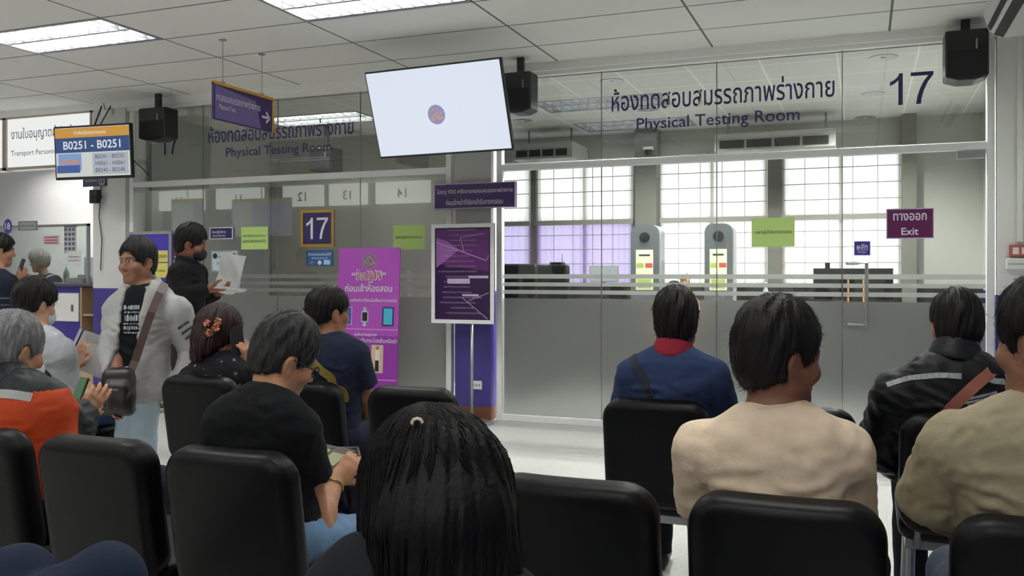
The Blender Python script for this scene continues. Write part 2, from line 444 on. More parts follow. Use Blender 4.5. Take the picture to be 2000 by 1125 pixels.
for js, g in ((JL, gl2), (JR, gl)):
    for i in range(4):
        a, b = js[i]+.003, js[i+1]-.003
        nwin += 1
        o = MB().box((a, D-.005, 2.375), (b, D+.005, 3.17)).build('window_%d' % nwin, g); struct(o)
        door = js is JR and i == 3
        nwin += 1
        nm = 'door_1' if door else 'window_%d' % nwin
        o = MB().box((a, D-.005, .055), (b, D+.005, 2.315)).build(nm, g); struct(o)
        for z0, z1 in FZ:
            f = MB().box((a+.002, D-.0085, z0), (b-.002, D-.0055, z1)).build('frosted_film', frost if z0 < 1 else frost2, o)
        if door:
            h = atY(1690, 512, D)[0]; z0, z1 = .955, 1.445
            mb = MB(); mb.tube([(h-.13, D-.03, z1), (h+.01, D-.07, z1), (h+.01, D-.07, z0), (h-.13, D-.03, z0)], .014, 10)
            mb.cbox((h-.1, D-.02, z0), (.09, .03, .03)).cbox((h-.1, D-.02, z1), (.09, .03, .025))
            mb.build('door_handle', silver, o, bevel=.0)
            MB().box((b-.2, D-.02, 2.25), (b-.01, D+.02, 2.31)).build('patch_hinge', silver, o, bevel=.004)
        if js is JL and i == 0: MB().box((a+.005, D-.02, 2.255), (a+.18, D+.02, 2.312)).build('patch_hinge', silver, o, bevel=.004)
        # joint seals between the panes
for js in (JL, JR):
    for x in js[1:4]:
        for z0, z1 in ((.055, 2.315), (2.375, 3.17)):
            struct(MB().box((x-.0035, D-.006, z0), (x+.0035, D+.006, z1)).build('trim_4', mat('joint_seal', '6d6f6e', .4)))
# ------------------------------------------------------------------ testing room behind the glass
struct(MB().box((-7.66, D+.25, 0), (-7.52, YF, 3.3)).build('wall_far_left', greyw))
winx = [(atY(a, 500, YF)[0], atY(b, 500, YF)[0]) for a, b in ((800, 1037), (1047, 1238), (1285, 1500), (1527, 1763))]
wz0, wz1 = 1.2, 2.86
curt = translucent('sheer_curtain', 'f3ebe4', .75, clear=.22); curtp = translucent('lilac_curtain', 'b9a0d8', .7, clear=.15)
wf = mat('window_frame_grey', '77776f', .5)
colm = mat('column_grey', '6f6f68', .7)
mb = MB(); xs = [-7.6]
for a, b in winx: xs += [a, b]
xs.append(XR)
mb.box((-7.6, YF, 0), (XR, YF+.15, wz0), 1).box((-7.6, YF, wz1), (XR, YF+.15, 3.3))
for i in range(0, len(xs), 2): mb.box((xs[i], YF, wz0), (xs[i+1], YF+.15, wz1), 2 if 0 < i < len(xs)-2 else 0)
struct(mb.build('wall_far', [mat('far_wall_paint', 'b4b4ae', .7), dark, colm]))
for k, i in ((2, 4), (4, 8)):                       # deeper columns between the windows
    x0 = atY(1240, 500, YF-.25)[0] if k == 2 else atY(1762, 500, YF-.2)[0]
    x1 = atY(1282, 500, YF-.25)[0] if k == 2 else atY(1790, 500, YF-.2)[0]
    struct(MB().box((x0, YF-.25, 0), (x1, YF, 3.25)).build('trim_5', colm))
for n, (a, b) in enumerate(winx):
    fr = MB()
    for x in (a, (a+b)/2-.02, b-.04): fr.box((x, YF+.02, wz0), (x+.04, YF+.07, wz1))
    for z in (wz0, 2.02, wz1-.04): fr.box((a, YF+.02, z), (b, YF+.07, z+.05))
    o = struct(fr.build('window_%d' % (20+n), wf))
    gm = mat('grille_bar', '9a9690', .5)
    z = wz0+.1; gb = MB()
    while z < wz1: gb.box((a, YF-.052, z), (b, YF-.044, z+.009)); z += .187
    for k in range(1, 5): x = a+(b-a)*k/5; gb.box((x-.003, YF-.052, wz0), (x+.003, YF-.044, wz1))
    gb.box((a, YF-.056, 2.0), (b, YF-.04, 2.06)); gb.build('grille', gm, o)
    def folds(zl, zh, m, ny=60):
        mb = MB(); v = []; f = []
        for i in range(ny+1):
            x = a+(b-a)*i/ny
            y = YF+.004+.012*math.sin(i*1.9)+.006*math.sin(i*.7)
            v += [(x, y-.02, zl), (x, y-.02, zh)]
        f = [(2*i, 2*i+2, 2*i+3, 2*i+1) for i in range(ny)]
        mb.add(v, f); return mb.build('curtain', m, o, smooth=True)
    if n < 2: folds(wz0, 2.03, curtp); folds(2.03, wz1, curt)
    else: folds(wz0, wz1, curt)
struct(MB().box((-7.5, 10.15, 0), (-4.45, 10.25, 3.25)).build('wall_inner', mat('inner_wall_paint', 'a09f99', .7)))
# side room behind the service counter
struct(MB().box((XL, 10.6, 0), (-7.66, 10.75, 3.3)).build('wall_service', white))
struct(MB().box((atY(166, 500, 10.6)[0], 10.585, 0), (-7.66, 10.6, 1.62)).build('trim_6', mat('grey_dado', '8c9097', .6)))

# ------------------------------------------------------------------ ceiling lights
tubem = bpy.data.materials.new('lit_tube'); tubem.use_nodes = True
bs = tubem.node_tree.nodes['Principled BSDF']; bs.inputs['Emission Color'].default_value = (1, .98, .95, 1); bs.inputs['Emission Strength'].default_value = TUBE
louver = mat('white_louvre', '8e9094', .3, 0, .5)
def troffer(lab):
    t = thing('ceiling_light', lab, 'ceiling light', (0, 0, CEIL), 0, 'louvred fluorescent ceiling lights')
    w, d, zt = GDX, GDY, .095
    mb = MB()
    mb.box((.0, .0, zt+.01), (w, d, zt+.03))
    for lo, hi in (((.0, 0, -.004), (.03, d, zt+.01)), ((w-.03, 0, -.004), (w, d, zt+.01)), ((.0, 0, -.004), (w, .03, zt+.01)), ((0, d-.03, -.004), (w, d, zt+.01))): mb.box(lo, hi)
    mb.build('housing', louver, t)
    rf = MB()                                  # sloping reflectors of the two channels
    for c in (d*.27, d*.73):
        for s in (-1, 1):
            pts = [(c+s*.045, zt+.005), (c+s*.10, .07), (c+s*.125, .035), (c+s*.137, 0)]
            v = [(x, y, z) for y, z in pts for x in (.03, w-.03)]
            rf.add(v, [(0, 1, 3, 2), (2, 3, 5, 4), (4, 5, 7, 6)])
    rf.box((.03, d/2-.013, 0), (w-.03, d/2+.013, .06))
    rf.build('reflector', louver, t)
    lv = MB(); n = 13
    for i in range(1, n):
        x = .03+(w-.06)*i/n
        for c in (d*.27, d*.73): lv.prism([(c-.135, 0), (c+.135, 0), (c+.11, .055), (c-.11, .055)], x-.003, x+.003)
    for k in range(len(lv.v)): x, y, z = lv.v[k]; lv.v[k] = (y, x, z)
    lv.build('louvre', louver, t)
    for y in (d*.27, d*.73):
        MB().tube([(.06, y, .078), (w-.06, y, .078)], .014, 8).build('tube', tubem, t, smooth=True)
    return t
names = ['over the service counter side of the hall', 'over the middle of the hall', 'over the seats by the right wall']
t0 = None
for i, (x, y) in enumerate(TROFF):
    near = ('in the row nearest the glass front' if i % 4 == 3 else 'in a row behind the seats')
    lab = {7: 'long louvred fluorescent ceiling light left of the hanging direction sign', 11: 'long louvred fluorescent ceiling light at the top edge before the large screen'}.get(i)
    if not lab: lab = 'long louvred fluorescent ceiling light out of the picture over the hall'
    if t0 is None: t0 = troffer(lab); t0.location = (x, y, CEIL)
    else: copy_thing(t0, (x, y, CEIL), 0, lab)
for x, y in TROFF_SV: copy_thing(t0, (x, y, CEIL), 0, 'long louvred ceiling light, unseen, added to brighten the service room')
dim = bpy.data.materials.new('dim_tube'); dim.use_nodes = True
bs = dim.node_tree.nodes['Principled BSDF']; bs.inputs['Emission Color'].default_value = (1, .98, .95, 1); bs.inputs['Emission Strength'].default_value = TUBE*.15
for n, (x, y) in enumerate(TROFF_IN):
    k = ['behind the room name above the door', 'near the far windows', 'added to brighten the space behind the left glass'][n]
    r = copy_thing(t0, (x, y, IN_CEIL), 0, 'white louvred ceiling light in the testing room '+k)
    if n < 2:
        for o in r.children:
            if o.name.startswith('tube'): o.data = o.data.copy(); o.data.materials[0] = dim
# ------------------------------------------------------------------ signs, screens and notices
def flat(name, label, cat, u0, v0, u1, v1, Y, board, border=None, bt=.01, th=.012, group=None, part='board'):
    a, b = atY(u0, v0, Y), atY(u1, v1, Y)
    # heights are read at the middle of the thing
    um = (u0+u1)/2; zt, zb = atY(um, v0, Y)[2], atY(um, v1, Y)[2]
    w, h = b[0]-a[0], zt-zb
    t = thing(name, label, cat, ((a[0]+b[0])/2, Y, (zt+zb)/2), 0, group)
    MB().box((-w/2, 0, -h/2), (w/2, th, h/2)).build(part, board, t)
    if border:
        mb = MB()
        for lo, hi in (((-w/2, h/2-bt), (w/2, h/2)), ((-w/2, -h/2), (w/2, -h/2+bt)), ((-w/2, -h/2+bt), (-w/2+bt, h/2-bt)), ((w/2-bt, -h/2+bt), (w/2, h/2-bt))):
            mb.box((lo[0], -.006, lo[1]), (hi[0], .001, hi[1]))
        mb.build('frame', border, t)
    t['w'], t['h'] = w, h
    return t, w, h
def stripe(t, x0, z0, x1, z1, m, name='panel', y=-.0012):
    return MB().box((x0, y, z0), (x1, y+.002, z1)).build(name, m, t)
def emblem(t, x, z, r, y=-.002):
    disc((x, z), r, mat('emblem_gold', 'b49a4e', .4), t, 'emblem_ring', y)
    d = disc((x, z), r*.92, mat('emblem_violet', '6c5aa8', .4), t, 'emblem', y-.0012)
    rnd = random.Random(3); mb = MB()
    for k in range(26):
        a = rnd.random()*6.28; q = r*.72*math.sqrt(rnd.random()); s = r*(.08+.1*rnd.random())
        cx, cz = x+q*math.cos(a), z+q*math.sin(a)*.9-r*.05
        mb.prism([(cx+s*math.cos(j*1.257+a)*1.4, cz+s*math.sin(j*1.257+a)*.6) for j in range(5)], y-.0026, y-.0014)
    mb.build('emblem_figure', mat('emblem_gold', 'b49a4e', .4), t)

def seventeen(c, m, parent, w, h, k=1.0):      # the digits 1 and 7 in a plain grotesque
    s = h; one = [(.0, .62), (.0, .74), (.12, .80), (.22, .90), (.26, 1.0), (.36, 1.0), (.36, 0), (.235, 0), (.235, .78), (.13, .68)]
    sev = [(.0, 1.0), (.62, 1.0), (.62, .9), (.47, .68), (.36, .42), (.30, .18), (.28, 0), (.15, 0), (.18, .24), (.26, .5), (.36, .72), (.48, .885), (.0, .885)]
    sx = w/(.36+.22+.62)
    for pts, ox in ((one, 0), (sev, .58)):
        q = [(c[0]-w/2+(x+ox)*sx, c[2]-h/2+z*h) for x, z in pts]
        MB().prism(q[::-1], c[1]-.0015, c[1]).build('lettering', m, parent)
GY = D-.02   # face of things stuck on the glass
# big lettering on the glass
def glass_text(lines, name, label):
    t = thing(name, label, 'lettering', (0, D-.0065, 0))
    for txt, u0, v0, u1, v1, b in lines:
        a, e = atY(u0, v1, D), atY(u1, v0, D); um = (u0+u1)/2
        z0, z1 = atY(um, v1, D)[2], atY(um, v0, D)[2]
        if txt == '17': seventeen(((a[0]+e[0])/2, 0, (z0+z1)/2), inkp, t, e[0]-a[0], z1-z0)
        else: lettering(txt, ((a[0]+e[0])/2, 0, (z0+z1)/2), inkp, t, w=e[0]-a[0], h=z1-z0, bold=b)
    return t
glass_text([('ห้องทดสอบสมรรถภาพร่างกาย', 1195, 158, 1630, 204, .008), ('Physical Testing Room', 1244, 221, 1562, 251, .006)], 'room_lettering', 'dark purple Thai and English room name on the glass above the door')
glass_text([('17', 1738, 142, 1823, 204, .01)], 'number_lettering', 'large purple number 17 on the glass beside the corner speaker')
glass_text([('ห้องทดสอบสมรรถภาพร่างกาย', 408, 237, 691, 271, .008), ('Physical Testing Room', 442, 283, 648, 306, .006)], 'room_lettering', 'dark purple Thai and English room name on the glass behind the hanging direction sign')
glass_text([('17', 315, 262, 349, 302, .01)], 'number_lettering', 'smaller looking purple number 17 on the glass beside the hanging direction sign')

# framed number 17
t, w, h = flat('number_sign', 'gold framed navy sign with a white number 17 on the glass', 'sign', 588, 410, 652, 482, GY, navy, gold, .028)
seventeen((0, -.002, 0), inkw, t, w*.66, h*.58)
t, w, h = flat('direction_notice', 'small blue notice with an orange arrow under the framed number', 'sign', 599, 489, 650, 520, GY, mat('notice_blue', '1e5a94', .4), mat('notice_edge', '2c4d70'), .006)
lettering('ชำระค่าธรรมเนียมได้ที่', (0, -.002, h*.27), inkw, t, w=w*.88, h=h*.2); lettering('ช่องหมายเลข 8', (0, -.002, h*.03), inkw, t, w=w*.6, h=h*.14)
lettering('←', (-w*.27, -.002, -h*.27), mat('arrow_orange', 'e08a3a'), t, w=w*.24, h=h*.2, bold=.03)
disc((0, -h*.27), h*.14, inkw, t, 'icon', -.002); stripe(t, w*.16, -h*.4, w*.4, -h*.1, mat('pale_blue', 'b6d3ea'), 'icon')
# lime notes
for u0, v0, u1, v1, lab, l2 in ((471, 443, 523, 487, 'lime green paper note on the glass left of the framed number', True), (768, 440, 829, 487, 'lime green paper note on the glass above the purple standee', False),
                            (1468, 425, 1552, 482, 'lime green paper note on the glass before the grey window column', False)):
    t, w, h = flat('paper_note', lab, 'note', u0, v0, u1, v1, GY+.007, lime, None, th=.003, group='lime green notes on the glass', part='sheet')
    if l2:
        lettering('เฉพาะผู้เข้ารับการทดสอบ', (0, -.001, h*.1), inkd, t, w=w*.86, h=h*.16); lettering('สมรรถภาพร่างกายเท่านั้น', (0, -.001, -h*.12), inkd, t, w=w*.86, h=h*.16)
    else: lettering('เฉพาะผู้เข้ารับการทดสอบ', (0, -.001, 0), inkd, t, w=w*.86, h=h*.17)
t, w, h = flat('small_sign', 'small navy sign with white border on the glass behind the masked man', 'sign', 410, 444, 455, 467, GY, navy, inkw, .008)
lettering('ห้องปฏิบัติการ', (-w*.1, -.002, h*.1), inkw, t, w=w*.6, h=h*.3); lettering('เจ้าหน้าที่เท่านั้น', (-w*.1, -.002, -h*.2), inkw, t, w=w*.55, h=h*.18)
t, w, h = flat('paper_notice', 'white paper notice with a patterned border behind the raised sheet', 'notice', 413, 489, 465, 531, GY+.004, mat('pale_notice', 'c9d6d6', .7), mat('notice_border', '8fa9a8', .7), .012, th=.003, part='sheet')
lettering('กรุณาปิด', (0, -.002, h*.18), inkd, t, w=w*.5, h=h*.16); lettering('โทรศัพท์มือถือ', (0, -.002, -h*.1), inkd, t, w=w*.6, h=h*.14)
for s in (-1, 1): disc((s*w*.36, h*.24), h*.13, inkd, t, 'icon', -.002)
t, w, h = flat('exit_sign', 'maroon exit sign with white Thai and English words', 'sign', 1731, 407, 1824, 466, GY, maroon, mat('pale_edge', 'c9b7cf'), .007)
lettering('ทางออก', (0, -.002, h*.22), inkw, t, w=w*.7, h=h*.24, bold=.012); lettering('Exit', (0, -.002, -h*.26), inkw, t, w=w*.36, h=h*.24, bold=.012)
t, w, h = flat('push_sign', 'little square violet sign above the long door handle', 'sign', 1668, 471, 1700, 499, GY, mat('push_violet', '37298c', .4), mat('push_edge', '8f8ad0'), .005)
lettering('ผลัก', (0, -.002, h*.14), inkw, t, w=w*.66, h=h*.36, bold=.012); stripe(t, -w*.36, -h*.12, w*.36, -h*.09, inkw); lettering('PUSH', (0, -.002, -h*.27), inkw, t, w=w*.5, h=h*.13)
# wide sign on the pier
t, w, h = flat('notice_sign', 'wide dark purple sign with two lines of white writing on the grey pier', 'sign', 848, 357, 1007, 407, D-.09, signp, mat('pale_edge', 'c9b7cf'), .008, th=.035)
lettering('โปรดดู VDO สาธิตการทดสอบสมรรถภาพร่างกาย', (0, -.002, h*.17), inkw, t, w=w*.93, h=h*.25, bold=.004)
lettering('ก่อนเจ้าหน้าที่เรียกเข้ารับการทดสอบ', (0, -.002, -h*.23), inkw, t, w=w*.7, h=h*.23, bold=.004)
# board on a pole
Yb = 7.42
t, w, h = flat('notice_board', 'dark purple notice in a silver frame on a pole before the pier', 'notice board', 843, 437, 965, 632, Yb, mat('poster_dark', '2c1240', .25), alu, .035, th=.025)
zc = t.location.z; cx = w*.13
prism = lambda pts, m, n: MB().prism(pts, -.0022, -.001).build(n, m, t)
prism([(-w*.42, h*.1), (w*.42, h*.02), (w*.42, h*.44), (-w*.42, h*.44)], mat('poster_violet', '5a2169', .3), 'print')
prism([(-w*.42, h*.06), (-w*.05, h*.24), (-w*.25, h*.33), (-w*.42, h*.36)], mat('poster_light', '9a62ab', .3), 'print').location.y = -.0012
pr = MB()
def seg(x0, z0, x1, z1, th):
    dx, dz = x1-x0, z1-z0; L = math.hypot(dx, dz); nx, nz = -dz/L*th/2, dx/L*th/2
    MB().prism([(x0-nx, z0-nz), (x1-nx, z1-nz), (x1+nx, z1+nz), (x0+nx, z0+nz)], -.0052, -.004).build('light_streak', mat('streak_pink', 'c99ad6', .4), t)
seg(-w*.42, h*.32, w*.38, h*.13, .008); seg(-.02, h*.36, w*.03, h*.22, .006); seg(-.02, h*.36, w*.36, h*.4, .005); seg(0, -h*.24, w*.4, -h*.45, .006); seg(w*.1, -h*.27, w*.42, -h*.19, .005)
seg(w*.38, h*.13, w*.42, h*.18, .006)
tx = MB(); rnd = random.Random(5)
th_lines = ['การทดสอบสมรรถภาพทางร่างกาย', 'การทดสอบสายตาทางลึก', 'การทดสอบสายตาทางกว้าง', 'การทดสอบปฏิกิริยา', 'ผู้ขอรับใบอนุญาตขับรถ', 'ต้องผ่านการทดสอบ', 'เอกสารประกอบคำขอ']
for k in range(17):
    z = h*(.44-.052*k)
    if .5*h < 0: break
    ww = w*(.62-.25*rnd.random()); lettering(th_lines[k % 7], (-w*.1+rnd.random()*w*.12, -.0048, z), mat('poster_text', 'b79cc4', .5), t, w=ww, h=h*.018)
stripe(t, -w*.24, -h*.1, w*.12, -h*.05, mat('poster_label', 'c9b4d4', .5), 'label', -.004); stripe(t, w*.1, -h*.045, w*.41, -h*.02, mat('poster_label', 'c9b4d4', .5), 'label', -.004)
stripe(t, w*.0, -h*.225, w*.26, -h*.205, mat('poster_label', 'c9b4d4', .5), 'label', -.004)
MB().tube([(cx, .03, -h/2), (cx, .03, -zc+.02)], .014, 12).build('pole', silver, t, smooth=True)
MB().lathe([(0.2, 0), (.2, .012), (.17, .022), (.03, .03), (.02, .05)], (cx, .03, -zc)).build('base', silver, t)
# purple rules standee
Ys = 7.3
t, w, h0 = flat('rules_standee', 'tall purple cardboard standee with an emblem and pictures of gadgets', 'standee', 659, 484, 779, 700, Ys, mat('standee_purple', 'ab4cb6', .45), None, part='foot')
t.children[0].data.clear_geometry(); bpy.data.objects.remove(t.children[0])
zc = t.location.z; top = atY(720, 484, Ys)[2]-zc; bot = -zc+.02
t.rotation_euler = (math.radians(-3.0), 0, 0)
MB().box((-w/2, 0, bot), (w/2, .012, top)).build('board', mat('standee_purple', 'ab4cb6', .45), t)
stripe(t, -w/2, bot, w/2, top-.82, mat('standee_deep', '8c2f9c', .45), 'print')
MB().box((-.2, .012, bot), (-.17, .3, bot+.02)).box((.17, .012, bot), (.2, .3, bot+.02)).box((-.02, .012, bot+.02), (.02, .03, top*.6)).build('stand', alu, t)
def Z(v): return atY(720, v, Ys)[2]-zc
def X(u): return atY(u, 500, Ys)[0]-t.location.x
emblem(t, X(719), Z(510), .075)
lettering('ข้อปฏิบัติ', (X(719), -.002, Z(539)), mat('standee_cream', 'f3e3ea'), t, w=X(744)-X(693), h=.125, bold=.055)
lettering('ข้อปฏิบัติ', (X(719), -.0045, Z(539)), mat('standee_brown', '8a3a4a'), t, w=(X(742)-X(695)), h=.108, bold=.008)
for q, x in (('“', 689), ('”', 749)): lettering(q, (X(x), -.002, Z(535)), inkw, t, h=.03, bold=.02)
lettering('ก่อนเข้าห้องสอบ', (X(719), -.002, Z(562)), inkw, t, w=X(765)-X(673), h=.075, bold=.012)
lettering('งดใช้โทรศัพท์/เครื่องมือสื่อสารทุกชนิด', (X(719), -.002, Z(587)), inkw, t, w=X(776)-X(665), h=.045, bold=.004)
stripe(t, -w/2, Z(643)-.004, w/2, Z(643)+.004, mat('standee_line', 'd59adb'), 'line', -.002)
stripe(t, -w/2, Z(740)-.004, w/2, Z(740)+.004, mat('standee_line', 'd59adb'), 'line', -.002)
lettering('แต่งกายสุภาพ', (X(716), -.002, Z(654)), inkw, t, w=X(738)-X(694), h=.04, bold=.006); lettering('งดกางเกงขาสั้น/กระโปรงสั้นเหนือเข่า', (X(724), -.002, Z(664)), inkw, t, w=X(773)-X(668), h=.045, bold=.004)
pw = X(690)-X(672)
stripe(t, X(672), Z(635), X(688), Z(600), mat('phone_white', 'd9dbe6'), 'phone_picture', -.002); stripe(t, X(679), Z(634), X(687), Z(601), mat('phone_blue', '3a4aa5'), 'phone_picture', -.0032)
stripe(t, X(710), Z(637), X(716), Z(600), mat('watch_strap', 'b9c6dd'), 'watch_picture', -.002); stripe(t, X(707), Z(629), X(720), Z(608), mat('watch_case', 'd3d7e2'), 'watch_picture', -.0032); stripe(t, X(708.5), Z(627), X(718.5), Z(610), black, 'watch_picture', -.0044)
stripe(t, X(747), Z(636), X(770), Z(599), mat('tablet_edge', '1d2d5c'), 'tablet_picture', -.002); stripe(t, X(750), Z(633), X(767), Z(602), mat('tablet_cyan', '48b8d3'), 'tablet_picture', -.0032)
stripe(t, X(728), Z(727), X(751), Z(673), mat('photo_beige', 'cbb49a'), 'dress_picture', -.002); stripe(t, X(736), Z(712), X(744), Z(681), mat('photo_shirt', 'e5d9d0'), 'dress_picture', -.0032); stripe(t, X(736), Z(724), X(743), Z(703), black, 'dress_picture', -.0044)
disc((X(740), Z(679)), .018, mat('photo_skin', '9c6a50'), t, 'dress_picture', -.0045)
# violet board with yellow sheets, behind the man in the hooded top
Yv = 7.0
t, w, h = flat('display_board', 'violet display board in a silver frame with two yellow sheets', 'notice board', 249, 452, 335, 640, Yv, mat('board_violet', '4335a0', .3), silver, .03, th=.02)
zc = t.location.z
for x in (-w*.4, w*.4):
    lg = MB().tube([(x, .02, -h/2), (x, .02, -zc+.02)], .014).build('leg', silver, t); MB().box((x-.02, -.15, -zc), (x+.03, .2, -zc+.02)).build('foot', silver, lg)
for z1, z2, s in ((h*.3, h*.18, 'หมายเลข'), (h*.17, h*.02, 'ติดต่อช่อง 1')):
    stripe(t, w*.14, z2, w*.42, z1, mat('yellow_sheet', 'd8cf6e', .8), 'sheet', -.003); lettering(s, (w*.28, -.004, (z1+z2)/2), inkd, t, w=w*.22, h=h*.03)
t, w, h = flat('poster', 'narrow maroon poster on the glass behind the masked man', 'poster', 337, 456, 372, 508, GY, mat('poster_maroon', '4a1430', .4), None)
lettering('ประกาศ', (0, -.002, h*.3), inkw, t, w=w*.7, h=h*.12); lettering('งดให้บริการ', (0, -.002, -h*.36), inkw, t, w=w*.8, h=h*.12)

# hanging direction sign, at a right angle to the glass
t = thing('direction_sign', 'purple direction sign with a yellow edge hanging from two ceiling rods', 'sign', (-4.86, 6.2, 2.75), math.pi/2)
ys0, ys1 = 5.82-6.2, 6.59-6.2
ztop = lambda: 0
r0 = atX(415, 160, -4.86); r1 = atX(415, 232, -4.86); zt, zb = r0[2]-2.75, r1[2]-2.75
MB().box((ys0, -.012, zb), (ys1, .012, zt)).build('board', signp, t)
mb = MB(); mb.box((ys0, -.016, zt-.012), (ys1, .016, zt+.012)).box((ys1-.012, -.016, zb), (ys1+.012, .016, zt)); mb.build('edge', yellowm, t)
MB().prism([(ys0+.01, zb+.01), (ys1-.17, zb+.01), (ys1-.24, zt-.06), (ys0+.01, zt-.02)], -.014, -.012).build('panel', mat('sign_lilac', '6f6499', .35), t)
lettering('ทดสอบสมรรถภาพร่างกาย', ((ys0+ys1)/2-.08, -.0145, zt-.105), inkw, t, w=.56, h=.07, bold=.005)
lettering('Physical Test', (ys0+.16, -.0145, zt-.19), inkw, t, w=.2, h=.05)
lettering('→', (ys1-.1, -.0145, (zt+zb)/2-.03), inkw, t, w=.12, h=.11, bold=.03)
for y in (5.94-6.2, 6.45-6.2):
    rd = MB().tube([(y, 0, zt), (y, 0, CEIL-2.75)], .004, 6).box((y-.02, -.01, zt-.01), (y+.02, .01, zt+.03)).build('rod', silver, t); MB().lathe([(.03, -.008), (.03, 0)], (y, 0, CEIL-2.75), 12).build('ceiling_cap', silver, rd)

# ------------------------------------------------------------------ screens
def screen(name, label, c, yaw, pit, w, h, sm, th=.04, bz=.012):
    t = thing(name, label, 'television', c); t.rotation_euler = Euler((pit, 0, yaw), 'XYZ')
    MB().box((-w/2, 0, -h/2), (w/2, th, h/2)).build('case', black, t, bevel=.004, seg=1)
    MB().box((-w/2+bz, -.002, -h/2+bz*1.4), (w/2-bz, .002, h/2-bz)).build('screen', sm, t)
    return t
t = screen('television', 'large white lit screen with a round emblem hung under the ceiling', (-3.153, 6.414, 2.658), -.068, .335, 1.23, .71, emat('lit_white_screen', 'dfe8f5', .92))
d = disc((-.01, -.03), .078, emat('screen_lilac', '9a90c4', .8), t, 'emblem', -.004)
rnd = random.Random(4); mb = MB()
for k in range(22):
    a = rnd.random()*6.28; q = .058*math.sqrt(rnd.random()); s = .007+.008*rnd.random()
    mb.prism([(-.01+q*math.cos(a)+s*math.cos(j*1.257+a)*1.3, -.035+q*math.sin(a)+s*math.sin(j*1.257+a)*.6) for j in range(5)], -.006, -.0045)
mb.build('emblem_figure', emat('screen_gold', 'c9a878', .8), t)
MB().box((-.2, .04, -.2), (.2, .07, .2)).box((-.05, .07, -.06), (.05, .16, .06)).build('back_plate', black, t)
mk = MB().box((-3.3, D-.075, 2.5), (-3.2, D-.05, 2.8)).tube([(-3.25, D-.06, 2.66), (-3.2, 7.1, 2.66), (-3.17, 6.585, 2.64)], .025, 8)
tag(mk.build('screen_bracket', black), 'black arm holding the large lit screen to the pier', 'bracket')
t = screen('television', 'smaller screen showing queue numbers on the white pillar', (-7.465, 7.085, 2.629), .083, .058, .97, .56, emat('screen_paper', 'dfe3df', .75), bz=.02)
w, h = .93, .51
stripe(t, -w/2, h/2-.1, w/2, h/2-.0, emat('screen_orange', 'd39a35', .8), 'banner', -.004); stripe(t, -w/2, h/2-.255, w/2, h/2-.1, emat('screen_blue', '24497f', .8), 'banner', -.004)
ew = emat('screen_white', 'e8ecf0', .85); lettering('กำลังเรียกหมายเลข', (-.02, -.006, h/2-.05), ew, t, w=.4, h=.04)
lettering('B0251 - B0251', (0, -.006, h/2-.178), ew, t, w=.72, h=.085, bold=.012)
stripe(t, .0, -h/2+.02, w/2-.02, -.012, emat('screen_grey', 'b9c0cc', .75), 'list', -.004)
for k, s in enumerate(('B0241 - B0250', 'H0061 - H0061', 'B0240 - B0248')): lettering(s, (.22, -.0055, -.05-k*.07), emat('screen_ink', '4b5164', .6), t, w=.36, h=.042)
stripe(t, -w/2+.03, -h/2+.07, -.14, -.01, emat('screen_sky', '86a9d8', .75), 'picture', -.004); stripe(t, -w/2+.01, -h/2+.045, -.16, -.13, emat('screen_royal', '4360ad', .7), 'picture', -.0055)
for x in (-.37, -.31, -.25, -.2): disc((x, -.095), .026, emat('screen_pink', 'd89a8a', .7), t, 'picture', -.0055)
MB().box((-.4, .04, -.1), (-.2, .12, .1)).box((-.34, .12, -.03), (-.26, .62, .03)).build('back_plate', black, t)
MB().tube([(-.05, .1, .28), (-.05, .22, .5)], .008, 6).tube([(.02, .1, .28), (.04, .25, .5)], .006, 6).build('cable', black, t)
MB().tube([(.49, .02, -.1), (.55, .1, -.2), (.52, .2, -.25), (.45, .3, -.2)], .006, 6).build('cable', black, t)
Yp = D-.07
t, w, h = flat('number_plate', 'small grey plate with a round number 2 under the queue screen', 'sign', 162, 347, 208, 364, Yp, mat('plate_grey', '3d4a63', .4), None)
lettering('จุดบริการ', (-w*.14, -.002, h*.12), inkw, t, w=w*.5, h=h*.3); disc((w*.3, 0), h*.42, inkw, t, 'ring', -.002); disc((w*.3, 0), h*.34, mat('plate_grey', '3d4a63'), t, 'ring', -.0032); lettering('2', (w*.3, -.0045, 0), inkw, t, h=h*.45)
a = atY(195, 385, Yp)
t = thing('wall_speaker', 'little black box speaker on the pillar under the round number plate', 'speaker', (a[0], Yp-.04, a[2])); MB().box((-.055, -.06, -.075), (.055, .0, .075)).build('case', black, t, bevel=.008); MB().lathe([(.035, 0), (.03, .004)], n=16).build('cone', dblack, t); t.children[1].rotation_euler = (math.pi/2, 0, 0); t.children[1].location = (0, -.06, -.015)
MB().box((-.02, 0, -.02), (.02, .045, .02)).build('bracket', black, t)
mb = MB(); mb.tube([(a[0]+.03, Yp-.01, 2.35), (a[0]+.0, Yp-.012, 2.0), (a[0]+.04, Yp-.01, 1.75), (a[0]+.02, Yp-.01, 1.4)], .006, 6)
tag(mb.build('hanging_cable', mat('cable_grey', '3a3c3e')), 'thin dark cable hanging down the white pillar', 'cable')
a = atY(212, 220, Yp)
t = thing('wall_camera', 'small white camera box on the pillar above the queue screen', 'camera', (a[0], Yp, a[2])); MB().box((-.06, -.05, -.03), (.06, 0, .03)).build('case', white, t, bevel=.008); MB().tube([(-.03, -.02, .03), (-.05, -.02, .1), (-.02, 0, .16)], .005, 6).tube([(.04, -.02, .03), (.06, -.01, .14)], .005, 6).build('cable', black, t)

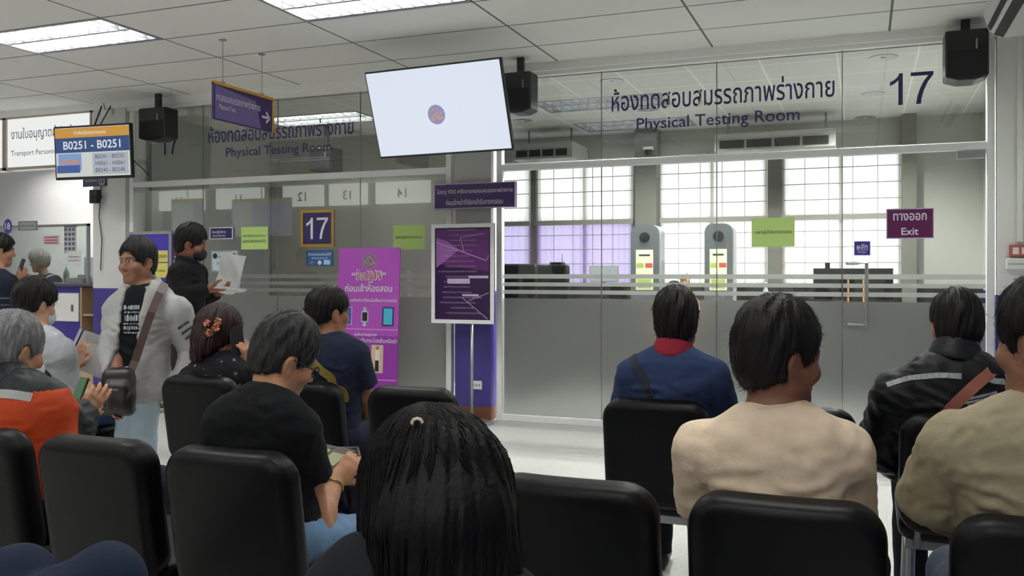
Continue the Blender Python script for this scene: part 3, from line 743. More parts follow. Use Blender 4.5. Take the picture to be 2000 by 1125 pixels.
# loudspeakers
def speaker(label, u0, v0, u1, v1, Y, dpt=.26, rz=0):
    um = (u0+u1)/2; a, b = atY(u0, v0, Y), atY(u1, v1, Y); z1, z0 = atY(um, v0, Y)[2], atY(um, v1, Y)[2]
    w, h = b[0]-a[0], z1-z0
    t = thing('loudspeaker', label, 'loudspeaker', ((a[0]+b[0])/2, Y, (z0+z1)/2), rz, 'black loudspeakers under the ceiling')
    MB().prism([(-w/2, -h*.42), (-w*.2, -h/2), (w*.2, -h/2), (w/2, -h*.42), (w/2, h/2), (-w/2, h/2)], 0, dpt).build('cabinet', black, t, bevel=.012)
    MB().box((-w*.44, -.008, -h*.4), (w*.44, .002, h*.1)).build('grille', mat('grille_black', '18191b', .8), t, bevel=.003, seg=1)
    MB().box((w*.2, -.004, -h*.1), (w*.24, .001, h*.3)).build('badge', mat('badge_grey', '8d9092', .4), t)
    top = CEIL-(z0+z1)/2
    if top > h/2+.005: MB().box((-.03, dpt*.4, h/2), (.03, dpt*.6, top)).build('bracket', black, t)
    else: pass
    return t
speaker('black loudspeaker under the ceiling beside the white pillar', 270, 210, 322, 274, 7.38, .2)
speaker('black loudspeaker peeking out beside the large lit screen', 983, 140, 1036, 220, 7.3, .2)
speaker('black loudspeaker in the corner beside the large purple number', 1846, 57, 1932, 156, 7.4, .25)
speaker('small black loudspeaker inside the room behind the glass lettering', 604, 288, 647, 336, 9.2)

# wall air conditioner and switch boxes on the right wall
t = thing('air_conditioner', 'white wall air conditioner with a rounded front near the ceiling', 'air conditioner', (.98, 5.75, 3.02))
pr = [(0, -.14), (-.16, -.15), (-.23, -.09), (-.26, .02), (-.23, .12), (-.12, .16), (0, .16)]
b = MB().prism(pr, -.6, .75).build('body', mat('aircon_white', 'c9cac7', .4), t, bevel=.01)
g = MB()
for (x0, z0), (x1, z1) in (((-.15, -.156), (-.2, -.125)), ((-.222, -.108), (-.236, -.07))):
    g.prism([(x0, z0), (x1-.004, z1-.006), (x1, z1), (x0+.004, z0+.008)], -.56, .7)
g.build('louvre', dblack, t); MB().box((0, -.5, -.1), (.27, -.4, .1)).box((0, .5, -.1), (.27, .6, .1)).build('bracket', steel, t)
WY = D-.06
a = atY(1991, 490, WY)
t = thing('switch_box', 'red and white switch box on the wall at the right edge', 'switch', (a[0], WY, a[2])); MB().box((-.07, -.04, -.045), (.07, 0, .045)).build('case', mat('switch_red', 'b8605a', .4), t, bevel=.006); MB().box((-.05, -.046, -.025), (-.01, -.038, .025)).box((.01, -.046, -.025), (.05, -.038, .025)).build('button', white, t)
a = atY(1990, 515, WY)
t = thing('junction_box', 'white junction box under the red switch', 'junction box', (a[0], WY, a[2])); MB().box((-.09, -.06, -.045), (.09, 0, .04)).build('case', white, t, bevel=.008); MB().box((-.08, -.064, -.005), (.08, -.06, 0)).build('seam', mat('seam_grey', '8f908e'), t)
a = atY(1991, 300, WY)
tag(MB().box((a[0]-.02, WY-.03, 1.6), (a[0]+.02, WY, 3.15)).build('cable_duct', white, bevel=.004), 'thin white cable duct running up the wall at the right edge', 'cable duct')
a = atY(931, 752, D-.055)
t = thing('wall_socket', 'white wall socket low on the purple pier', 'socket', (a[0], D-.051, a[2])); MB().box((-.055, -.012, -.04), (.055, 0, .04)).build('plate', white, t, bevel=.004); mb = MB()
for x in (-.03, .0, .03): mb.box((x-.006, -.0135, -.014), (x-.002, -.011, .012)).box((x+.003, -.0135, -.014), (x+.007, -.011, .012))
mb.build('slot', black, t)

# ------------------------------------------------------------------ service counter on the left
lb = emat('light_box', 'eef0ee', .95)
z0, z1 = atY(100, 328, D-.05)[2], 3.2
xs0 = atY(11, 300, D-.05)[0]
for k, (x0, x1) in enumerate(((xs0-2.2, xs0-.012), (xs0+.012, xa-.02))):
    t = thing('light_box_sign', ['lit white sign box at the far left edge', 'lit white sign box with grey Thai and English words behind the queue screen'][k], 'sign', ((x0+x1)/2, D-.05, (z0+z1)/2)); w, h = x1-x0, z1-z0
    MB().box((-w/2, 0, -h/2), (w/2, .12, h/2)).build('panel', lb, t); mb = MB()
    for lo, hi in (((-w/2, h/2-.02), (w/2, h/2)), ((-w/2, -h/2), (w/2, -h/2+.03)), ((-w/2, -h/2), (-w/2+.02, h/2)), ((w/2-.02, -h/2), (w/2, h/2))): mb.box((lo[0], -.02, lo[1]), (hi[0], .1, hi[1]))
    mb.build('frame', mat('frame_beige', 'b3ab9d', .4), t)
    if k:
        lettering('งานใบอนุญาตผู้ประจำรถ', (-w*.02, -.003, h*.16), mat('light_box_ink', '5a5a80', .5), t, w=w*.84, h=h*.27, bold=.002); lettering('Transport Personnel License', (-w*.05, -.003, -h*.2), mat('light_box_ink', '5a5a80', .5), t, w=w*.78, h=h*.13)
CY = 8.1
CT = 1.25
t = thing('service_counter', 'purple service counter with a dark top and white cabinet door', 'counter', (0, CY, 0))
xk = atY(157, 600, CY)[0]; xe = atY(203, 600, CY)[0]
MB().box((XL+.1, 0, 0), (xk, .42, CT-.04)).build('front', mat('counter_purple', '3a2f86', .4), t)
MB().box((XL+.1, -.06, CT-.04), (xe+.1, .48, CT)).build('worktop', mat('counter_top', '50505a', .25), t, bevel=.006, seg=1)
a, b = atY(100, 572, CY), atY(157, 628, CY)
d = MB().box((a[0], -.02, b[2]), (b[0]-.01, .0, a[2])).build('door', white, t, bevel=.003, seg=1); MB().box((b[0]-.12, -.03, b[2]+.12), (b[0]-.09, -.02, b[2]+.2)).build('lock', steel, d)
# open wood cupboard at the end of the counter
t = thing('wooden_cupboard', 'pale wooden open cupboard at the end of the purple counter', 'cupboard', ((xk+xe)/2+.06, CY-.02, 0)); w = (xe-xk)/2+.04
MB().box((-w, 0, 0), (-w+.02, .5, CT-.05)).box((w-.02, 0, 0), (w, .5, CT-.05)).box((-w, .48, 0), (w, .5, CT-.05)).box((-w+.02, 0, .0), (w-.02, .48, .1)).build('carcass', wood, t)
MB().box((-w+.02, .02, .86), (w-.02, .48, .88)).build('shelf', wood, t); MB().box((-w+.02, -.018, .1), (w-.02, 0, .6)).build('door', wood, t, bevel=.003, seg=1)
# clear screens on the counter
sc0, sc1 = atY(-60, 450, CY+.1)[0], atY(174, 450, CY+.1)[0]; zs = atY(120, 438, CY+.1)[2]
t = thing('counter_screen', 'clear screen with a silver frame standing on the purple counter', 'screen', (0, CY+.1, CT))
MB().box((sc0, 0, .0), (sc1, .006, zs-CT)).build('pane', gl, t)
MB().box((sc1-.03, -.012, 0), (sc1, .02, zs-CT)).box((sc0, -.012, zs-CT-.03), (sc1, .02, zs-CT)).build('frame', silver, t)
t, w, h = flat('price_list', 'sheet of small printed pictures on the clear counter screen', 'notice', 125, 440, 149, 495, CY+.08, mat('sheet_pale', 'c3c6cc', .7), None, th=.003, part='sheet')
for i in range(3):
    for j in range(5): stripe(t, -w*.45+i*w*.31, h*.3-j*h*.17, -w*.45+i*w*.31+w*.2, h*.4-j*h*.17, mat('sheet_ink', '5b6270'), 'picture', -.0015)
stripe(t, -w/2, h*.43, w/2, h/2, mat('sheet_ink', '5b6270'), 'header', -.0015)
t, w, h = flat('paper_notice', 'white sheet with two printed lines on the frame of the counter screen', 'notice', 131, 491, 159, 520, CY+.05, paper, None, th=.003, part='sheet'); lettering('ติดต่อสอบถาม', (0, -.001, h*.15), inkd, t, w=w*.7, h=h*.14); lettering('กรุณารอเรียกคิว', (0, -.001, -h*.12), inkd, t, w=w*.8, h=h*.14)
t, w, h = flat('paper_notice', 'sheet with faint red lines on the clear counter screen', 'notice', 84, 460, 116, 478, CY+.08, mat('pinkish_sheet', 'd9cfd2', .7), None, th=.003, part='sheet')
for z in (.3, 0, -.3): stripe(t, -w*.4, z*h-.008, w*.4, z*h+.008, mat('red_ink', 'b5545c'), 'line', -.0015)
a = atY(15, 442, CY+.08); t = thing('counter_number', 'purple oval plate with a white number 18', 'sign', tuple(a))
disc((0, 0), .075, mat('oval_purple', '4a3c96', .4), t, 'plate', 0, rz=1.25).data.materials[0]; lettering('18', (0, -.002, 0), inkw, t, h=.085, bold=.02)
t, w, h = flat('name_holder', 'small clear name holder on the top of the counter screen', 'name holder', 37, 432, 72, 450, CY+.07, mat('holder_grey', 'aeb2b6', .3), mat('holder_dark', '66696d'), .008, th=.01); lettering('เจ้าหน้าที่', (0, -.002, 0), inkd, t, w=w*.7, h=h*.25)
a = atY(130, 545, CY+.3)
t = thing('hand_gel_bottle', 'pale green pump bottle on the service counter', 'bottle', (a[0]+.05, CY+.25, CT)); MB().lathe([(.035, 0), (.036, .13), (.015, .16), (.012, .19)], n=14).build('bottle_body', mat('gel_green', 'a8b89a', .3), t, smooth=True); MB().tube([(0, 0, .19), (0, 0, .22), (-.05, 0, .215)], .007, 6).build('pump', white, t)
a = atY(184, 540, CY+.3)
t = thing('paper_cup', 'white paper cup at the end of the service counter', 'cup', (a[0], CY+.3, CT)); MB().lathe([(.03, 0), (.04, .1), (.037, .1), (.028, .006)], n=16).build('cup_body', white, t, smooth=True)
t = thing('document_tray', 'clear plastic tray of papers on the service counter', 'tray', (atY(146, 545, CY+.2)[0], CY+.28, CT)); MB().box((-.16, -.1, 0), (.16, .12, .01)).box((-.16, .11, 0), (.16, .12, .1)).box((-.16, -.1, 0), (-.15, .12, .06)).box((.15, -.1, 0), (.16, .12, .06)).build('tray_body', mat('tray_grey', 'b5b8ba', .3), t); MB().cbox((0, 0, .03), (.26, .18, .04)).build('paper_stack', paper, t)

# ------------------------------------------------------------------ row of counters behind the camera (seen mirrored in the glass)
FY = -.9
def mirrored(u, v):      # point of the hall whose mirror image in the glass shows at this pixel
    p = atY(u, v, 2*D-FY); return p[0], p[2]
zf1, zf0 = mirrored(590, 362)[1], mirrored(590, 403)[1]
for n, (num, u) in enumerate((('11', 350), ('11', 466), ('12', 590), ('13', 678), ('14', 785))):
    x = mirrored(u, 380)[0]; w = (.66, .62, .5, .45, .62)[n]
    t = thing('counter_sign', 'lit white counter sign with number %s behind the photographer' % num if n else 'lit white counter sign with number 11 at the far end behind the photographer', 'sign', (x, FY, (zf0+zf1)/2), math.pi, 'lit counter number signs')
    h = zf1-zf0
    MB().box((-w, -.0, -h/2), (w, .1, h/2)).build('panel', emat('counter_light_box', 'e4eae2', 2.4), t)
    lettering(num, (0, -.004, -.02), inkd, t, h=h*.42, bold=.01)
struct(MB().box((XL, FY-.25, 0), (-7.4, FY-.12, CEIL)).build('wall_counter', mat('counter_wall', '8f8d88', .6)))
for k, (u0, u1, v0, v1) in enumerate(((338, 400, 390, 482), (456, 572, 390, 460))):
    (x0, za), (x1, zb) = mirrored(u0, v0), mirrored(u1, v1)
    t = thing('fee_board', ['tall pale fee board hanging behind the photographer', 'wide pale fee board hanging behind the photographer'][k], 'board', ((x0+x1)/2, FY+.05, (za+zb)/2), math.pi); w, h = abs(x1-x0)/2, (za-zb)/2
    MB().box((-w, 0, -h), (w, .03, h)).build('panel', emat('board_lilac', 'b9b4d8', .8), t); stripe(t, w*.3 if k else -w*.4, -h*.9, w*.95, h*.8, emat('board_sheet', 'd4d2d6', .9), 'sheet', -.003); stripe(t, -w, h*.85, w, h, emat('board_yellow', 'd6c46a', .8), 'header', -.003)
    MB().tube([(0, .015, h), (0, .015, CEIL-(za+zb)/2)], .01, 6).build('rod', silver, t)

# ------------------------------------------------------------------ things inside the testing room
def tester(u0, u1, v0, label):
    Y = 9.95; a, b = atY(u0, v0, Y), atY(u1, v0, Y); w = (b[0]-a[0]); x = (a[0]+b[0])/2; ztop = a[2]
    t = thing('vision_tester', label, 'testing machine', (x, Y, 0), 0, 'grey testing machines behind the glass')
    h = w/2; pts = [(-h, .95), (h, .95)]+[(h-.09+.09*math.cos(q), ztop-.09+.09*math.sin(q)) for q in [k*math.pi/12 for k in range(7)]]+[(-h+.09+.09*math.cos(q), ztop-.09+.09*math.sin(q)) for q in [math.pi/2+k*math.pi/12 for k in range(7)]]
    MB().prism(pts, 0, .05).build('face', mat('tester_grey', '5a5f63', .4), t)
    MB().prism([(x*1.06+.0, z) for x, z in pts], .05, .3).build('case', mat('tester_case', 'b0b2b4', .4), t)
    MB().lathe([(.06, -.0), (.055, .012), (.02, .012)], n=20).build('lens', black, t); t.children[2].rotation_euler = (math.pi/2, 0, 0); t.children[2].location = (0, 0, ztop-.14)
    p = MB().box((-h*.62, -.006, 1.18), (h*.62, 0, ztop-.28)).build('poster', mat('tester_poster', 'dfe3c0', .6), t)
    zz = ztop-.28
    MB().box((-h*.58, -.008, zz-.2), (-.01, -.005, zz-.15)).box((-h*.5, -.008, 1.2), (h*.5, -.005, 1.3)).build('print_green', mat('print_green', '9db35c', .6), p)
    MB().box((.01, -.008, zz-.2), (h*.58, -.005, zz-.15)).box((-.03, -.008, zz-.42), (.0, -.005, zz-.39)).build('print_red', mat('print_red', 'c04a44', .6), p)
    MB().box((-h*.4, -.008, zz-.07), (h*.4, -.005, zz-.05)).box((-.04, -.008, zz-.3), (.06, -.005, zz-.28)).build('print_grey', inkd, p)
    MB().box((-h*1.1, -.02, 0), (h*1.1, .35, .95)).build('pedestal', dark, t)
tester(1232, 1286, 440, 'grey testing machine with a green poster before the wide column')
tester(1376, 1430, 437, 'grey testing machine with a green poster before the pale curtain')
def desk(x0, x1, Y, label, dz=.75, d=.6):
    t = thing('desk', label, 'desk', ((x0+x1)/2, Y, 0), 0, 'dark desks in the testing room'); w = (x1-x0)/2
    MB().box((-w, 0, dz-.03), (w, d, dz)).build('desktop', dark, t); MB().box((-w+.02, .05, .1), (w-.02, .08, dz-.03)).build('front_panel', dark, t)
    for x in (-w, w-.04): MB().box((x, .02, 0), (x+.04, d-.02, dz-.03)).build('leg', dark, t)
desk(-4.3, -2.3, 10.3, 'dark desk under the lilac curtain', 1.05); desk(-2.2, -.85, 10.3, 'dark desk between the testing machines', 1.05); desk(-.75, .85, 10.1, 'dark desk carrying the long black screen', 1.05)
def office_chair(x, Y, z1, label):
    t = thing('office_chair', label, 'chair', (x, Y, 0), 0, 'black office chairs in the testing room')
    MB().cbox((0, 0, z1-.26), (.42, .07, .5)).build('backrest', black, t, bevel=.03, seg=3); MB().cbox((0, .28, .5), (.46, .46, .09)).build('seat', black, t, bevel=.03, seg=3); MB().tube([(0, .28, .45), (0, .28, .1)], .03).build('column', steel, t); mb = MB()
    for k in range(5): mb.tube([(0, .28, .1), (.28*math.cos(k*1.257), .28+.28*math.sin(k*1.257), .05)], .022, 6)
    mb.build('foot', black, t); MB().box((-.03, .03, .44), (.03, .1, z1-.4)).build('spine', black, t)
office_chair(atY(1013, 520, 9.0)[0], 9.0, atY(1015, 515, 9.3)[2], 'black office chair back at the left end behind the stripes')
office_chair(atY(1051, 520, 9.5)[0]+.08, 9.75, atY(1051, 515, 9.5)[2], 'black office chair back beside the small black box')
a = atY(1085, 512, 10.4); t = thing('speaker_box', 'black box with a thin aerial on the desk', 'radio', (a[0], 10.4, 1.05)); MB().box((-.08, 0, 0), (.08, .15, a[2]-1.05)).build('case', black, t, bevel=.01); MB().tube([(.06, .08, a[2]-1.05), (.06, .08, a[2]-.95)], .004, 6).build('aerial', black, t); MB().box((-.05, -.004, .06), (.05, .002, .2)).build('grille', dblack, t)
a, b = atY(1151, 519, 10.35), atY(1207, 551, 10.35); t = thing('monitor', 'white lit computer monitor on the dark desk', 'monitor', ((a[0]+b[0])/2, 10.35, 1.05)); w = (b[0]-a[0])/2
MB().box((-w, 0, b[2]-1.05), (w, .03, a[2]-1.05)).build('case', mat('monitor_grey', '9a9c9e', .4), t); MB().box((-w+.012, -.003, b[2]-1.038), (w-.012, 0, a[2]-1.062)).build('screen', emat('monitor_white', 'dfe6ea', .9), t); MB().box((-.02, .01, 0), (.02, .03, b[2]-1.05)).box((-.09, -.05, 0), (.09, .1, .012)).build('stand', black, t)
a, b = atY(1588, 524, 10.2), atY(1745, 536, 10.2); t = thing('long_screen', 'long black screen seen from behind on a desk in the testing room', 'monitor', ((a[0]+b[0])/2, 10.25, 1.05)); w = (b[0]-a[0])/2
MB().box((-w, 0, .04), (w, .05, a[2]-1.05)).build('case', black, t, bevel=.006, seg=1); MB().box((-.15, -.06, 0), (.15, .12, .015)).box((-.03, .0, .0), (.03, .03, .06)).build('stand', black, t); MB().box((-w+.12, .0, a[2]-1.05), (-w+.17, .04, a[2]-.99)).build('webcam', black, t)
for u, v, lab in ((1500, 560, 'clear'), ): 
    a = atY(1487, 560, 9.9); t = thing('water_bottle', 'clear water bottle among the dark things behind the stripes', 'bottle', (a[0], 10.35, 1.05)); MB().lathe([(.03, 0), (.031, .12), (.012, .17), (.012, .2)], n=14).build('bottle_body', mat('bottle_clear', 'aab4b8', .2), t, smooth=True); MB().lathe([(.014, .2), (.014, .22)], n=12).build('cap', white, t)
a = atY(1675, 555, 9.9); t = thing('file_box', 'dark box with orange bands behind the striped glass', 'box', (a[0]+.0, 10.02, 1.05)); MB().box((-.13, 0, 0), (.13, .1, .25)).build('box_body', black, t); MB().box((-.1, -.003, 0), (-.085, .0, .25)).box((.05, -.003, 0), (.065, 0, .25)).build('band', mat('band_orange', 'c98a3a'), t)
# ceiling units of the testing room
for u0, u1, v0, v1, lab in ((1000, 1118, 289, 310, 'white ceiling air conditioner with dark slots behind the large screen'), (1395, 1632, 266, 291, 'white ceiling air conditioner with dark slots above the window column')):
    Y = 10.3; um = (u0+u1)/2; a, b = atY(u0, v0, Y), atY(u1, v1, Y); z1, z0 = atY(um, v0, Y)[2], atY(um, v1, Y)[2]
    t = thing('ceiling_air_conditioner', lab, 'air conditioner', ((a[0]+b[0])/2, Y, z0), 0, 'air conditioners in the testing room'); w, h = (b[0]-a[0])/2, z1-z0
    MB().box((-w, 0, 0), (w, .65, max(h, .2))).build('body', mat('unit_grey', 'a9a9a4', .5), t, bevel=.01); n = 4
    for k in range(n): MB().box((-w+.06+k*(2*w-.1)/n, -.012, .03), (-w+.03+(k+1)*(2*w-.1)/n, .0, h-.02)).build('slot', dark, t)
    MB().box((-w+.1, .3, max(h, .2)), (-w+.12, .32, IN_CEIL-z0)).box((w-.12, .3, max(h, .2)), (w-.1, .32, IN_CEIL-z0)).build('hanger', steel, t)
dl = None
for k, (u, v) in enumerate(((1725, 112), (1705, 183), (1690, 229), (1195, 158), (1265, 213), (1020, 235), (690, 258))):
    a = atZ(u, v, IN_CEIL)
    lab = 'round recessed downlight in the testing room ceiling, %s' % ['nearest the purple number', 'second from the large purple number', 'third from the large purple number', 'above the first Thai letters', 'behind the first Thai letters', 'beside the speaker by the large screen', 'added to brighten the space behind the left glass', 'behind the middle of the left glass', 'farthest along the left glass'][k]
    if dl is None:
        dl = thing('downlight', lab, 'downlight', tuple(a), 0, 'round downlights in the testing room'); MB().lathe([(.115, -.006), (.115, 0), (.08, 0), (.08, -.006)], n=24).build('ring', silver, dl, smooth=False); MB().lathe([(.078, -.003), (.078, -.001)], n=20).build('reflector', mat('lamp_dark', '3d3d3a', .3, .6), dl); MB().lathe([(.02, -.012), (.02, -.003)], n=10).build('bulb', white, dl)
        ld = bpy.data.lights.new('downlight_lamp', 'SPOT'); ld.energy = 430; ld.spot_size = math.radians(150); ld.spot_blend = .6; ld.shadow_soft_size = .05; ld.color = (1, .97, .92)
        lo = bpy.data.objects.new('lamp', ld); COL.objects.link(lo); lo.parent = dl; lo.location = (0, 0, -.03)
    else:
        r = copy_thing(dl, tuple(a), 0, lab)
        if k in (2, 5, 6): bpy.data.objects.remove([o for o in r.children if o.type == 'LIGHT'][0])      # not lit
a = atY(1266, 296, YF-.3); t = thing('dome_camera', 'small dark security camera on the wide window column', 'camera', (a[0], YF-.25, a[2])); MB().box((-.06, -.06, .02), (.06, 0, .06)).build('mount', white, t); MB().lathe([(.02, -.05), (.045, -.03), (.05, .02)], (0, -.06, 0), 16).build('dome', black, t)
# ------------------------------------------------------------------ chairs: padded black seats facing the glass
def slab(c, hx, hz, hy, r, rd, bend, tilt, k=.01):
    c = np.array(c, np.float32); ct, st = math.cos(tilt), math.sin(tilt)
    def f(p):
        q = p-c; y = q[:, 1]*ct+q[:, 2]*st; z = -q[:, 1]*st+q[:, 2]*ct; x = q[:, 0]
        y = y-bend*x*x
        ax = np.abs(x)-(hx-r); az = np.abs(z)-(hz-r)
        o = np.sqrt(np.maximum(ax, 0)**2+np.maximum(az, 0)**2)+np.minimum(np.maximum(ax, az), 0)-(r-rd)
        b = np.abs(y)-(hy-rd)
        return np.sqrt(np.maximum(o, 0)**2+np.maximum(b, 0)**2)+np.minimum(np.maximum(o, b), 0)-rd
    return ('u', f, k)
CW = .43
def make_chair(label):
    t = thing('waiting_chair', label, 'chair', (0, 0, 0), 0, 'black padded waiting chairs')
    tl = math.radians(9)
    sdf_mesh('backrest', [slab((0, .03, .64), CW/2, .222, .05, .085, .036, .25, tl)], (-.25, -.12, .38), (.25, .2, .9), .009, leather, t)
    sdf_mesh('seat', [slab((0, .30, .43), CW/2, .23, .045, .07, .034, 0, math.radians(-87))], (-.25, .02, .34), (.25, .58, .52), .011, leather, t)
    MB().box((-.19, .1, .345), (.19, .5, .385)).build('seat_frame', steel, t)
    for x in (-.15, .15):
        MB().tube([(x, .09, .36), (x, .06, .5), (x, .045, .6)], .014, 8).build('back_post', steel, t, smooth=True)
    for x in (-.17, .17):
        for y, y2 in ((.12, .05), (.46, .5)):
            MB().tube([(x, y, .36), (x*1.06, y2, .012)], .016, 8).lathe([(.022, 0), (.022, .015)], (x*1.06, y2, 0), 10).build('leg', steel, t, smooth=False)
    return t
Y1, Y2, Y0 = 2.08, 3.52, .62
chair0 = None
def chair(x, y, label, rz=0):
    global chair0
    if chair0 is None: chair0 = make_chair(label); chair0.location = (x, y, 0); chair0.rotation_euler = (0, 0, rz); return chair0
    return copy_thing(chair0, (x, y, 0), rz, label)
R1 = [(-2.70, 'black padded chair at the left edge, of the man in the orange jacket'), (-2.185, 'empty black padded chair right of the orange jacket'),
      (-1.685, 'black padded chair of the man in the black tee'), (-.665, 'empty black padded chair between the long black hair and the beige shirt'),
      (-.165, 'black padded chair of the man in the beige shirt'), (.385, 'black padded chair of the man in the tan shirt at the right edge')]
for x, l in R1: chair(x, Y1, l)
R2 = [(-4.25, 'black padded chair of the young man in the white shirt'), (-3.03, 'black padded chair of the woman with the flowered top'), (-2.44, 'black padded chair of the woman with the ponytail'),
      (-1.86, 'empty black padded chair before the purple standee'), (-.77, 'black padded chair of the man in the blue polo shirt'), (-.235, 'empty black padded chair behind the head of the beige shirted man'), (.335, 'black padded chair of the man in the black jacket')]
for x, l in R2: chair(x, Y2, l)
chair(-.62, Y0, 'black padded chair under the woman with long hair'); chair(-1.78, Y0, 'black padded chair under the person in navy jeans')
# ------------------------------------------------------------------ people
def rotm(yaw=0, pitch=0, roll=0):          # yaw: + turns left; pitch: + looks down; roll: + leans to own right
    return np.array(Matrix.Rotation(math.radians(yaw), 3, 'Z') @ Matrix.Rotation(math.radians(-pitch), 3, 'X') @ Matrix.Rotation(math.radians(roll), 3, 'Y'))
def V3(*a): return np.array(a, float)
def unit(v): v = np.array(v, float); return v/np.linalg.norm(v)
def skin_mat(c): return mat('skin_'+c, c, .5, 0, .35, noise=.07, nscale=40, bump=.03, bscale=300)
def cloth(n, c, rough=.85, **k): return mat('cloth_'+n, c, rough, 0, .2, noise=k.get('noise', .08), nscale=k.get('nscale', 14), bump=k.get('bump', .35), bscale=k.get('bscale', 26))
HAIRM = mat('black_hair', '0c0a0a', .5, 0, .22, noise=.5, nscale=60, bump=.3, bscale=160, nstretch=(1, 1, .25))
def hairm(n, c, no=.5): return mat('hair_'+n, c, .5, 0, .25, noise=no, nscale=70, bump=.4, bscale=170, nstretch=(1, 1, .3))
TROUSER = cloth('dark_trousers', '1c1e24')

def wrinkle(amp, sc, seed, ax=(.3, .2, 1.)):
    r = np.random.RandomState(seed); A = r.normal(size=(5, 3))*.6+np.array(ax); A = (A.T/np.linalg.norm(A, axis=1)*sc*(.6+r.rand(5))).T.astype(np.float32)
    Bq = r.normal(size=(5, 3)).astype(np.float32)*sc*.25; ph = r.rand(5)*6.28; ph2 = r.rand(5)*6.28
    def f(p):
        d = 0
        for i in range(5):
            m = np.clip(np.sin(p@Bq[i]+ph2[i]), 0, 1)
            d = d+m*np.sin(p@A[i]+ph[i]+1.5*np.sin(p@Bq[(i+1) % 5]+ph2[i]))
        return (amp*.5*d).astype(np.float32)
    return ('d', f, 0)
class Head:
    def __init__(s, c, yaw=0, pitch=0, roll=0, sc=1.0): s.c = np.array(c, float); s.R = rotm(yaw, pitch, roll); s.s = sc
    def w(s, x, y, z): return s.c+s.R@(np.array([x, y, z])*s.s)
    def e(s, c, r, k=.02, op='u', R=None):
        return ell(s.w(*c), np.array(r)*s.s, s.R if R is None else s.R@R, k, op)
    def cn(s, a, b, ra, rb, k=.02, op='u'): return cone(s.w(*a), s.w(*b), ra*s.s, rb*s.s, k, op)
    def loc(s, p): return ((p-s.c)@s.R)/s.s
    def half(s, c, n, k=.004): return half(s.w(*c), s.R@np.array(n), k)
    def ops(s):
        o = [s.e((0, -.012, .028), (.075, .095, .088), 0), s.e((0, .026, -.035), (.06, .06, .08), .03),
             s.cn((0, .062, -.098), (0, .045, -.085), .022, .03, .03), s.cn((-.05, .0, -.062), (0, .055, -.097), .024, .02, .03), s.cn((.05, .0, -.062), (0, .055, -.097), .024, .02, .03),
             s.cn((0, .0, -.05), (0, -.025, -.03), .055, .06, .03)]
        for q in (-1, 1):
            o += [s.e((q*.045, .062, -.028), (.022, .02, .022), .025), s.cn((q*.012, .084, .026), (q*.045, .07, .024), .011, .009, .015)]
            o += [s.e((q*.031, .094, .006), (.018, .018, .0125), .012, 's'), s.e((q*.031, .071, .006), (.0145, .0145, .0145), .003)]
            o += [s.cn((q*.018, .088, .014), (q*.046, .074, .011), .0045, .004, .006), s.cn((q*.02, .085, -.004), (q*.044, .074, -.002), .004, .004, .006)]
        o += [s.cn((0, .083, .012), (0, .103, -.028), .0085, .0115, .012), s.e((-.013, .092, -.034), (.009, .011, .008), .008), s.e((.013, .092, -.034), (.009, .011, .008), .008),
              s.e((0, .083, -.058), (.024, .011, .0065), .006), s.e((0, .083, -.069), (.02, .011, .007), .006), s.cn((-.024, .085, -.0635), (.024, .085, -.0635), .0022, .0022, .003, 's')]
        for q in (-1, 1):
            T = rotm(q*16, 0, q*6)
            o += [s.e((q*.079, -.012, -.008), (.0085, .018, .030), .008, R=T), s.e((q*.089, -.006, -.008), (.007, .011, .02), .005, 's', R=T), s.e((q*.076, .0, -.034), (.008, .009, .01), .008)]
        return o
    def paint(s, p):                        # 0 skin, 1 eye white, 2 dark (iris, brows), 3 lips
        q = s.loc(p); ax = np.abs(q[:, 0]); m = np.zeros(len(p), int)
        eye = (np.hypot((ax-.031)/.0135, (q[:, 2]-.006)/.0065) < 1) & (q[:, 1] > .074)
        m[eye] = 1; m[eye & (np.hypot(ax-.031, q[:, 2]-.006) < .0062)] = 2
        m[(q[:, 1] > .06) & (ax > .012) & (ax < .05) & (np.abs(q[:, 2]-.0275+.12*np.abs(ax-.033)) < .0042)] = 2
        m[(q[:, 1] > .078) & (ax < .0235) & (q[:, 2] < -.0535) & (q[:, 2] > -.0755)] = 3
        return m
    def strands(s, amp, seed=0, fr=170):
        r = np.random.RandomState(seed); a, b, c = r.rand(3)*6
        def f(p):
            q = s.loc(p); th = np.arctan2(q[:, 0], q[:, 1]+.01); z = q[:, 2]
            return (amp*(np.sin(th*fr*.22+a+3*np.sin(z*26+b))*.5+np.sin(th*fr*.09+z*40+c)*.6+.5*np.sin(z*70+th*9+a)*np.clip(z*9, 0, 1))).astype(np.float32)
        return ('d', f, 0)
    def hair_short(s, t=.012, nape=-.078, top=.0, front=.078, seed=1, amp=.003, side=.0, ears=True):
        o = [s.e((0, -.014, .040+top*.5), (.0775+t*.8+side, .098+t, .086+t+top), 0), s.e((0, -.032, -.02), (.0735+t*.25, .077+t*.25, .078), .03)]
        o += [s.e((0, .112, -.035), (.078, front*.95, .112), .012, 's'), s.half((0, -.08, nape), (0, .5, -.87), .012)]
        if ears:
            for q in (-1, 1): o.append(s.e((q*.09, -.004, -.012), (.034, .027, .04), .008, 's'))
        o.append(s.strands(amp, seed)); return o
